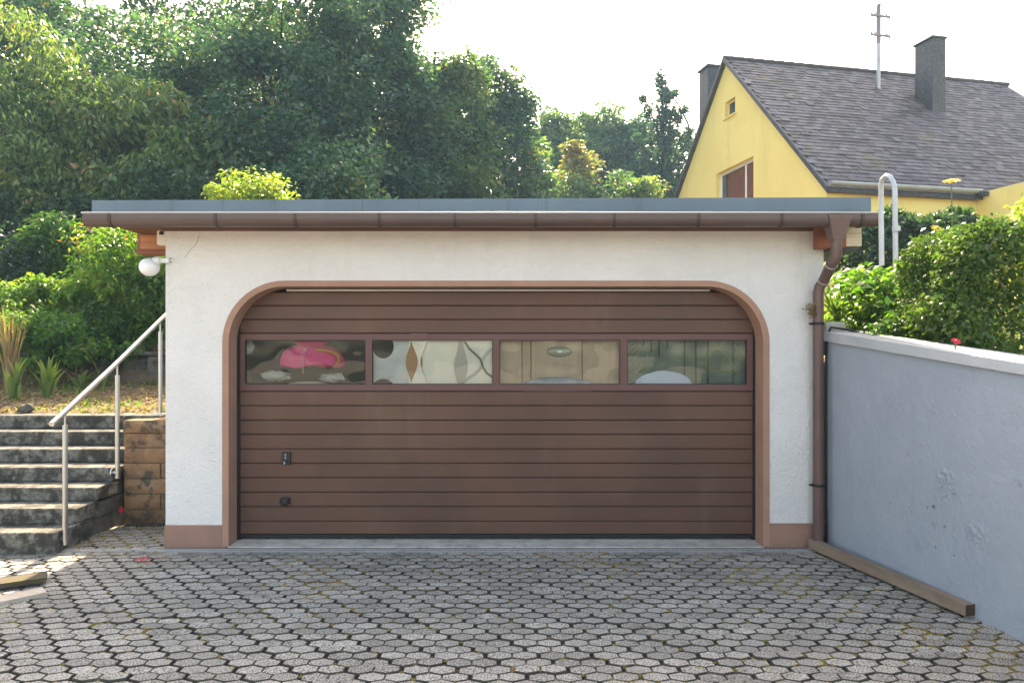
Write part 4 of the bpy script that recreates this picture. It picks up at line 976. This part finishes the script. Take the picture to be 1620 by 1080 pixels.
def blades(name, label, c, n, h, spread, m, seed, cat, group=None, w=.03, lean=.5, part='leaf'):
    rng = np.random.default_rng(seed); t = thing(name, c, label, cat, group)
    for i in range(n):
        a = rng.random()*6.28; d = Vector((math.cos(a), math.sin(a)*.5, 0)); hh = h*rng.uniform(.55,1.0); k = spread*rng.uniform(.3,1.0); s__ = Vector((-d.y, d.x, 0)).normalized() if rng.random() < .4 else Vector((1,.2,0)).normalized()
        b0 = Vector(c) + Vector((rng.normal()*.03, rng.normal()*.02, -.02)); vs_ = []; tt = []
        for j in range(6):
            u = j/5; p = b0 + d*k*(u**1.8) + Vector((0,0,hh*(u - lean*.35*u**3)))
            ww = w*(1-u**2.2)*(.6+.8*min(1,u*3))*.5+.001; vs_ += [p-s__*ww, p+d*ww*.4, p+s__*ww]
        mb = MB().add(vs_, [(3*j+q, 3*j+q+1, 3*j+q+4, 3*j+q+3) for j in range(5) for q in range(2)])
        o = mb.build(part, m, t, smooth=60, recalc=False); at_ = o.data.attributes.new('tint','FLOAT','POINT'); base_t = rng.random()*.6
        at_.data.foreach_set('value', np.array([min(1, base_t+(.55*(j/5)**3 if rng.random() < .9 else 0)) for j in range(6) for q in range(3)], dtype=np.float32))
    return t
blades('sword_plant', 'light green sword leaved tuft beside the downpipe above the wall', at(1322, 506, 6.5), 12, .42, .22, M['leaf_iris'], 71, 'plant', w=.025)
# withered twig on the downpipe
t = thing('withered_twig', at(1282, 500, 5.96), 'withered brown twig stuck behind the downpipe', 'twig')
rng = np.random.default_rng(5); mb = MB(); base_ = at(1290, 507, 5.97); cp = []
for i in range(7):
    e_ = at(1280+rng.uniform(-7,6), 488+rng.uniform(-6,10), 5.95); limb(mb, base_, e_, .003, .0015, rng, .05, 4, 3); cp += [e_, (e_+base_)/2]
mb.build('stalk', M['dry_leaf'], t)
leaf_object('foliage', *clump_leaves(rng, np.array([p[:] for p in cp]), np.full(len(cp), .035), 16, .022, .6, .9, .2), M['leaf_dry'], t)

# ================================================================== LEFT GARDEN
# low dark stone wall at the back of the bed
lw = thing('low_wall', (-6.2, 10.35, 1.2), 'low dark stone wall at the back of the leafy flower bed', 'wall')
rr = random.Random(8); x = -8.2
while x < -4.3:
    w_ = rr.uniform(.28,.55); MB().box(x, x+w_-.015, 10.3+rr.uniform(-.03,.03), 10.6, 1.1, 1.62+rr.uniform(-.03,.03), .03).build('stone', M['dark_stone'], lw)
    MB().box(x-.03, x+w_-.03, 10.26, 10.65, 1.655, 1.71, .012).build('cap_stone', M['dark_stone'], lw); x += w_
# litter of dry leaves
rng = np.random.default_rng(77); n = 5200
xx = rng.uniform(-7.6, -3.1, n); yy = 7.9 + 2.4*rng.random(n)**1.2
P = np.array([(x, y, fz(x, y)+.012+.02*rng.random()) for x, y in zip(xx, yy)])
nrm = rng.normal(size=(n,3))*.45; nrm[:,2] += 1; ax = rng.normal(size=(n,3)); ax[:,2] *= .25; ln = rng.uniform(.025,.075,n)
o = leaf_object('leaf_litter', P, nrm, ax, ln, ln*.55, rng.random(n), M['leaf_dry']); tag(o, 'dry brown leaf litter covering the bed above the stairs', 'leaf litter', kind='stuff')
n = 420
xx = rng.uniform(-4.3,-3.1,n); yy = rng.uniform(5.75,6.8,n); P = np.array([(x, y, .004+.006*rng.random()) for x, y in zip(xx, yy)])
nrm = rng.normal(size=(n,3))*.3; nrm[:,2] += 1; ax = rng.normal(size=(n,3)); ax[:,2] *= .1; ln = rng.uniform(.012,.035,n)
o = leaf_object('scattered_leaves', P, nrm, ax, ln, ln*.5, rng.random(n), M['leaf_dry']); tag(o, 'small dry leaves scattered on the paving between stairs and garage', 'leaf litter', kind='stuff')
mb = MB(); p = gpt(229, 887); rng = np.random.default_rng(3)
for i in range(16):
    q_ = p + Vector((rng.normal()*.035, rng.normal()*.03, .008)); a_ = rng.random()*6; r = .016
    mb.add([q_+Vector((r*math.cos(a_+k*2.09), r*math.sin(a_+k*2.09), .008*k)) for k in range(3)], [(0,1,2)])
tag(mb.build('red_petals', M['red_petal']), 'little heap of fallen red petals on the paving before the garage pier', 'petals')
c = Vector((-3.80, 6.8, .12)); tag(MB().add([c, c+Vector((.035,-.01,.04)), c+Vector((.012,-.02,.085)), c+Vector((-.022,-.01,.035))], [(0,1,2),(0,2,3)]).build('red_leaf', M['red_petal']), 'single red leaf at the foot of the stone block wall', 'leaf')
n = 2600
xx = rng.uniform(-7.8,-3.1,n); yy = rng.uniform(7.95,10.3,n); keep = np.sin(xx*2.3)*np.sin(yy*3.1+xx)+.3*rng.normal(size=n) > .35; xx, yy = xx[keep], yy[keep]; n = len(xx)
P = np.array([(x, y, fz(x, y)+.005) for x, y in zip(xx, yy)]); nrm = rng.normal(size=(n,3)); ax = rng.normal(size=(n,3))*.5; ax[:,2] = np.abs(ax[:,2])+.6; ln = rng.uniform(.03,.10,n)
o = leaf_object('ground_cover', P, nrm, ax, ln, ln*.3, rng.random(n), M['leaf_shrub']); tag(o, 'sparse green ground cover sprouting through the leaf litter', 'ground cover', kind='stuff')
# irises
blades('iris_plant', 'iris with upright fan of leaves, the middle one of three in the bed', (-6.05, 9.1, fz(-6.05,9.1)), 18, .72, .30, M['leaf_iris'], 81, 'plant', 'irises in the bed', .042)
blades('iris_plant', 'iris with yellowing leaves beside the dry grass clump', (-6.36, 8.9, fz(-6.36,8.9)), 14, .72, .28, M['leaf_iris'], 82, 'plant', 'irises in the bed', .042)
blades('iris_plant', 'smaller dark green iris with bent tips right of the middle iris', (-5.98, 9.7, fz(-5.98,9.7)), 11, .52, .34, M['leaf_iris'], 83, 'plant', 'irises in the bed', .05, 1.2)
blades('iris_plant', 'single slender grey green leaf leaning right beside the handrail', (-5.62, 9.6, fz(-5.62,9.6)), 2, .75, .35, M['leaf_iris'], 85, 'plant', 'irises in the bed', .035)
blades('dry_grass', 'tall clump of dry straw coloured stalks at the left edge', (-6.72, 9.3, fz(-6.72,9.3)), 90, 1.35, .26, M['leaf_dry'], 84, 'grass', None, .010, .2, 'stalk')
# rock lying at the edge of the bed
tag(blob((-5.55, 7.95, 1.06), (.09,.06,.06), .12, 4).build('stone', M['dark_stone'], smooth=50), 'dark lump of stone on the edge of the top step', 'stone')
# shrubs of the bank
B = 'shrubs on the bank'
def sh(px, D, zb, rx, h, label, mat, seed, k=34, per=120, size=.085, clump=.26, hang=.3, name='garden_shrub', ry=None, **kw):
    x = (px-795)*D/F; return shrub(name, label, (x, D, zb), (rx, ry or rx*.7, h), k, per, size, mat, seed, clump, hang, B, **kw)
sh(80, 13.2, 2.35, .85, 1.95, 'rounded dark green shrub standing alone before the wood at the left', 'leaf_shrub', 91, 46, 150, .11, .34, .5, aspect=.38)
sh(205, 11.0, 1.9, .95, 2.0, 'light green sunlit shrub beneath the globe lamp', 'leaf_creeper', 92, 60, 130, .09, .30, .45, aspect=.38)
sh(238, 10.9, 1.75, .55, 1.45, 'green shrub against the garage corner below the globe lamp', 'leaf_shrub', 93, 34, 130, .09, .26, .5)
sh(20, 10.9, 1.85, .9, 1.0, 'bright yellow green creeper cascading over the bank at the left edge', 'leaf_creeper', 94, 34, 110, .09, .22, .6)
sh(110, 11.2, 1.85, 1.1, 1.05, 'sunlit creeper spreading over the bank behind the irises', 'leaf_creeper', 95, 46, 120, .09, .22, .6)
sh(55, 10.3, 1.4, .9, .95, 'low green shrub directly behind the dry grass', 'leaf_shrub', 96, 36, 130, .075, .22, .3)
sh(125, 10.2, 1.35, .8, .95, 'low green shrub behind the middle iris', 'leaf_shrub', 97, 36, 130, .075, .22, .3)
sh(190, 10.9, 1.7, .7, .9, 'dark green shrub growing over the low stone wall', 'leaf_shrub', 98, 36, 130, .08, .24, .4)
sh(-40, 12.5, 2.2, 1.2, 1.8, 'dark shrub at the far left edge behind the dry grass', 'leaf_dark', 99, 40, 120, .1, .34, .3)
sh(392, 12.9, 2.7, .95, 2.5, 'yellow green sunlit shrub rising behind the garage roof', 'leaf_lime', 100, 46, 110, .10, .30, .1, name='golden_shrub')
sh(440, 13.1, 2.7, .55, 2.2, 'smaller yellow shrub with reddish shoots right of the golden one', 'leaf_lime', 101, 24, 100, .10, .28, .1, name='golden_shrub')
# garden fence
fe_ = thing('garden_fence', (-9, 14.2, 2.3), 'dark green wire fence with thin posts at the edge of the wood', 'fence')
for px in (-60, 25, 132, 240):
    x = (px-795)*14.2/F; MB().tube([(x,14.2,2.2),(x,14.2,3.9)], .025, 8).build('post', M['fence_green'], fe_, smooth=40)
mb = MB()
for z in np.arange(2.5, 3.9, .1): mb.tube([(-11.6,14.23,z),(-7.2,14.23,z)], .004, 4)
for x in np.arange(-11.6, -7.2, .1): mb.tube([(x,14.235,2.45),(x,14.235,3.85)], .004, 4)
mb.build('wire_mesh', M['fence_green'], fe_)['kind'] = 'stuff'

# ================================================================== TREES
def tr(px, D, label, top_py, base, r, k, per, size, mat, seed, name='broadleaf_tree', **kw):
    x = (px-795)*D/F; z0 = fz(x, D)-.1; top = CAMZ-(top_py-550)*D/F
    return tree(name, label, x, D, z0, top, base, r, kw.pop('ry', r*.8), k, per, size, mat, seed, **kw)
tr(445, 25, 'huge dark oak with spreading limbs rising above the garage roof', -45, 2.6, 5.6, 210, 260, .19, 'leaf_oak', 201, name='oak_tree', clump=1.1, trunk_r=.42, limbs=28, inner=.45)
tr(90, 24, 'tall dark tree filling the upper left corner', -45, 2.6, 5.4, 190, 250, .19, 'leaf_oak', 202, name='oak_tree', clump=1.1, trunk_r=.4, limbs=22, inner=.45)
tr(585, 27.5, 'tall oak at the right edge of the dark wood, touching the top of the photo', -85, 3.0, 3.5, 170, 240, .20, 'leaf_oak', 203, name='oak_tree', clump=.95, trunk_r=.32, limbs=16)
tr(700, 29, 'lighter green oak with sunlit edges beside the tall dark oaks', 52, 2.6, 2.6, 170, 230, .20, 'leaf_mid', 204, name='oak_tree', clump=.85, trunk_r=.28, limbs=14, lump=.12)
tr(780, 32, 'rounded oak at the end of the tall wood, next to the open sky', 80, 2.6, 2.45, 180, 230, .21, 'leaf_oak', 205, name='oak_tree', clump=.85, trunk_r=.28, limbs=14, lump=.12)
tr(195, 20.5, 'pale cherry tree with hanging yellowing leaves left of the golden shrub', 118, 4.2, 3.2, 140, 170, .23, 'leaf_cherry', 206, name='cherry_tree', clump=.65, hang=1.2, aspect=.42, trunk_r=.13, limbs=16, inner=.3, flat=.8)
tr(20, 18.5, 'pale hanging leaved tree at the left edge beside the cherry', -10, 3.6, 1.9, 80, 150, .16, 'leaf_cherry', 207, name='cherry_tree', clump=.65, hang=1.2, aspect=.42, trunk_r=.13, limbs=12, inner=.3)
tr(260, 31, 'dark tree deep in the wood behind the cherry', -50, 2.5, 4.6, 110, 190, .26, 'leaf_dark', 208, clump=1.3, inner=.3)
tr(520, 33, 'dark tree deep in the wood behind the huge oak', -40, 2.5, 3.6, 100, 190, .26, 'leaf_dark', 209, clump=1.3, inner=.3)
tr(20, 31, 'dark tree deep in the wood at the left edge', -50, 2.5, 4.4, 100, 190, .26, 'leaf_dark', 210, clump=1.3, inner=.3)
tr(385, 34, 'dark tree deep in the wood between the cherry and the huge oak', -45, 2.5, 4.2, 110, 190, .26, 'leaf_dark', 226, clump=1.3, inner=.3)
tr(670, 35, 'dark tree deep in the wood behind the lighter oak', 120, 2.5, 3.0, 90, 190, .26, 'leaf_dark', 225, clump=1.2, inner=.3)
FG = 'far trees before the house'
tr(885, 46, 'hazy green tree right of the rounded oak, left of the far group', 172, 2.5, 3.1, 230, 200, .30, 'leaf_mid', 211, clump=1.0, group=FG, lump=.05)
tr(955, 48, 'hazy broad tree in the middle of the far group', 160, 2.5, 3.5, 260, 200, .30, 'leaf_mid', 212, clump=1.0, group=FG, lump=.05)
tr(1015, 47, 'hazy green tree just left of the ivy clad tree', 176, 2.5, 2.8, 210, 200, .30, 'leaf_oak', 213, clump=.95, group=FG, lump=.05)
tr(908, 37, 'small tree with orange tinted crown in the far group', 205, 6, 1.3, 36, 150, .22, 'leaf_orange', 214, clump=.6, group=FG, trunk_r=.12)
tr(872, 35, 'low yellow green tree under the rounded oak above the roof edge', 232, 2.5, 1.6, 70, 190, .22, 'leaf_cherry', 215, clump=.75, group=FG, trunk_r=.12)
tr(945, 35, 'low dark green tree below the orange tinted one', 252, 2.5, 1.8, 70, 190, .22, 'leaf_mid', 216, clump=.75, group=FG, trunk_r=.12)
tr(1005, 34, 'low tree with rusty leaves left of the yellow house', 246, 2.5, 1.6, 64, 190, .22, 'leaf_cherry', 217, clump=.7, group=FG, trunk_r=.12)
tr(1085, 44, 'low green tree half hidden behind the house gable', 235, 2.5, 1.9, 70, 190, .26, 'leaf_oak', 218, clump=.8, group=FG, trunk_r=.14)
tr(520, 18.5, 'dark understory tree beside the golden shrub', 210, 2.2, 2.0, 70, 190, .15, 'leaf_oak', 221, clump=.65, name='understory_tree', trunk_r=.1)
tr(310, 19, 'dark understory tree below the cherry crown', 250, 2.2, 2.2, 70, 180, .15, 'leaf_dark', 222, clump=.65, name='understory_tree', trunk_r=.1)
tr(150, 19, 'dark understory tree behind the wire fence', 290, 2.2, 2.4, 80, 180, .15, 'leaf_dark', 223, clump=.65, name='understory_tree', trunk_r=.1)
tr(0, 19, 'dark understory tree at the left edge behind the wire fence', 280, 2.2, 2.4, 80, 180, .15, 'leaf_dark', 224, clump=.65, name='understory_tree', trunk_r=.1)
# ivy clad tree with upswept branches
rng = np.random.default_rng(230); D = 41
t = thing('ivy_tree', ((1048-795)*D/F, D, 2.5), 'narrow ivy clad tree with upswept branches beside the house gable', 'tree', 'far trees before the house')
mb = MB(); cs = []; rs = []
def line(a, b_, n, r, rad):
    a, b_ = at(*a, D), at(*b_, D); limb(mb, a, b_, r, .03, rng, .0)
    for i in range(n):
        u = (i+.5)/n; p = a+(b_-a)*u; cs.append((p.x+rng.normal()*.1, p.y+rng.normal()*.25, p.z+rng.normal()*.1)); rs.append(rad*(1.1-.6*u)*rng.uniform(.7,1.25))
line((1048,330),(1046,116),26,.2,.55); line((1062,330),(1055,140),16,.13,.42); line((1052,235),(1084,165),8,.08,.4); line((1058,300),(1090,200),9,.08,.5)
line((1044,230),(1018,152),6,.07,.42); line((1046,290),(1012,240),9,.09,.6); line((1050,200),(1070,135),6,.06,.3); line((1046,262),(1000,215),6,.07,.45); line((1075,330),(1078,240),8,.1,.7)
mb.build('trunk', M['bark'], t, smooth=60)
leaf_object('crown', *clump_leaves(rng, np.array(cs), np.array(rs), 105, .20, .6, 1.0, .3, .3), M['leaf_ivy'], t, fold=.2)

# ================================================================== AIR
hz = bpy.data.materials.new('haze_air'); hz.use_nodes = True; nt = hz.node_tree; nt.nodes.remove(nt.nodes['Principled BSDF'])
pv = nt.nodes.new('ShaderNodeVolumePrincipled'); pv.inputs['Density'].default_value = HAZE; pv.inputs['Color'].default_value = (.42,.72,1,1); pv.inputs["Anisotropy"].default_value = .2
nt.links.new(pv.outputs[0], nt.nodes['Material Output'].inputs['Volume'])
tag(MB().box(-115, 135, -65, 120, -1.1, 22).build('haze', hz, pivot=(0,0,0)), kind='stuff')
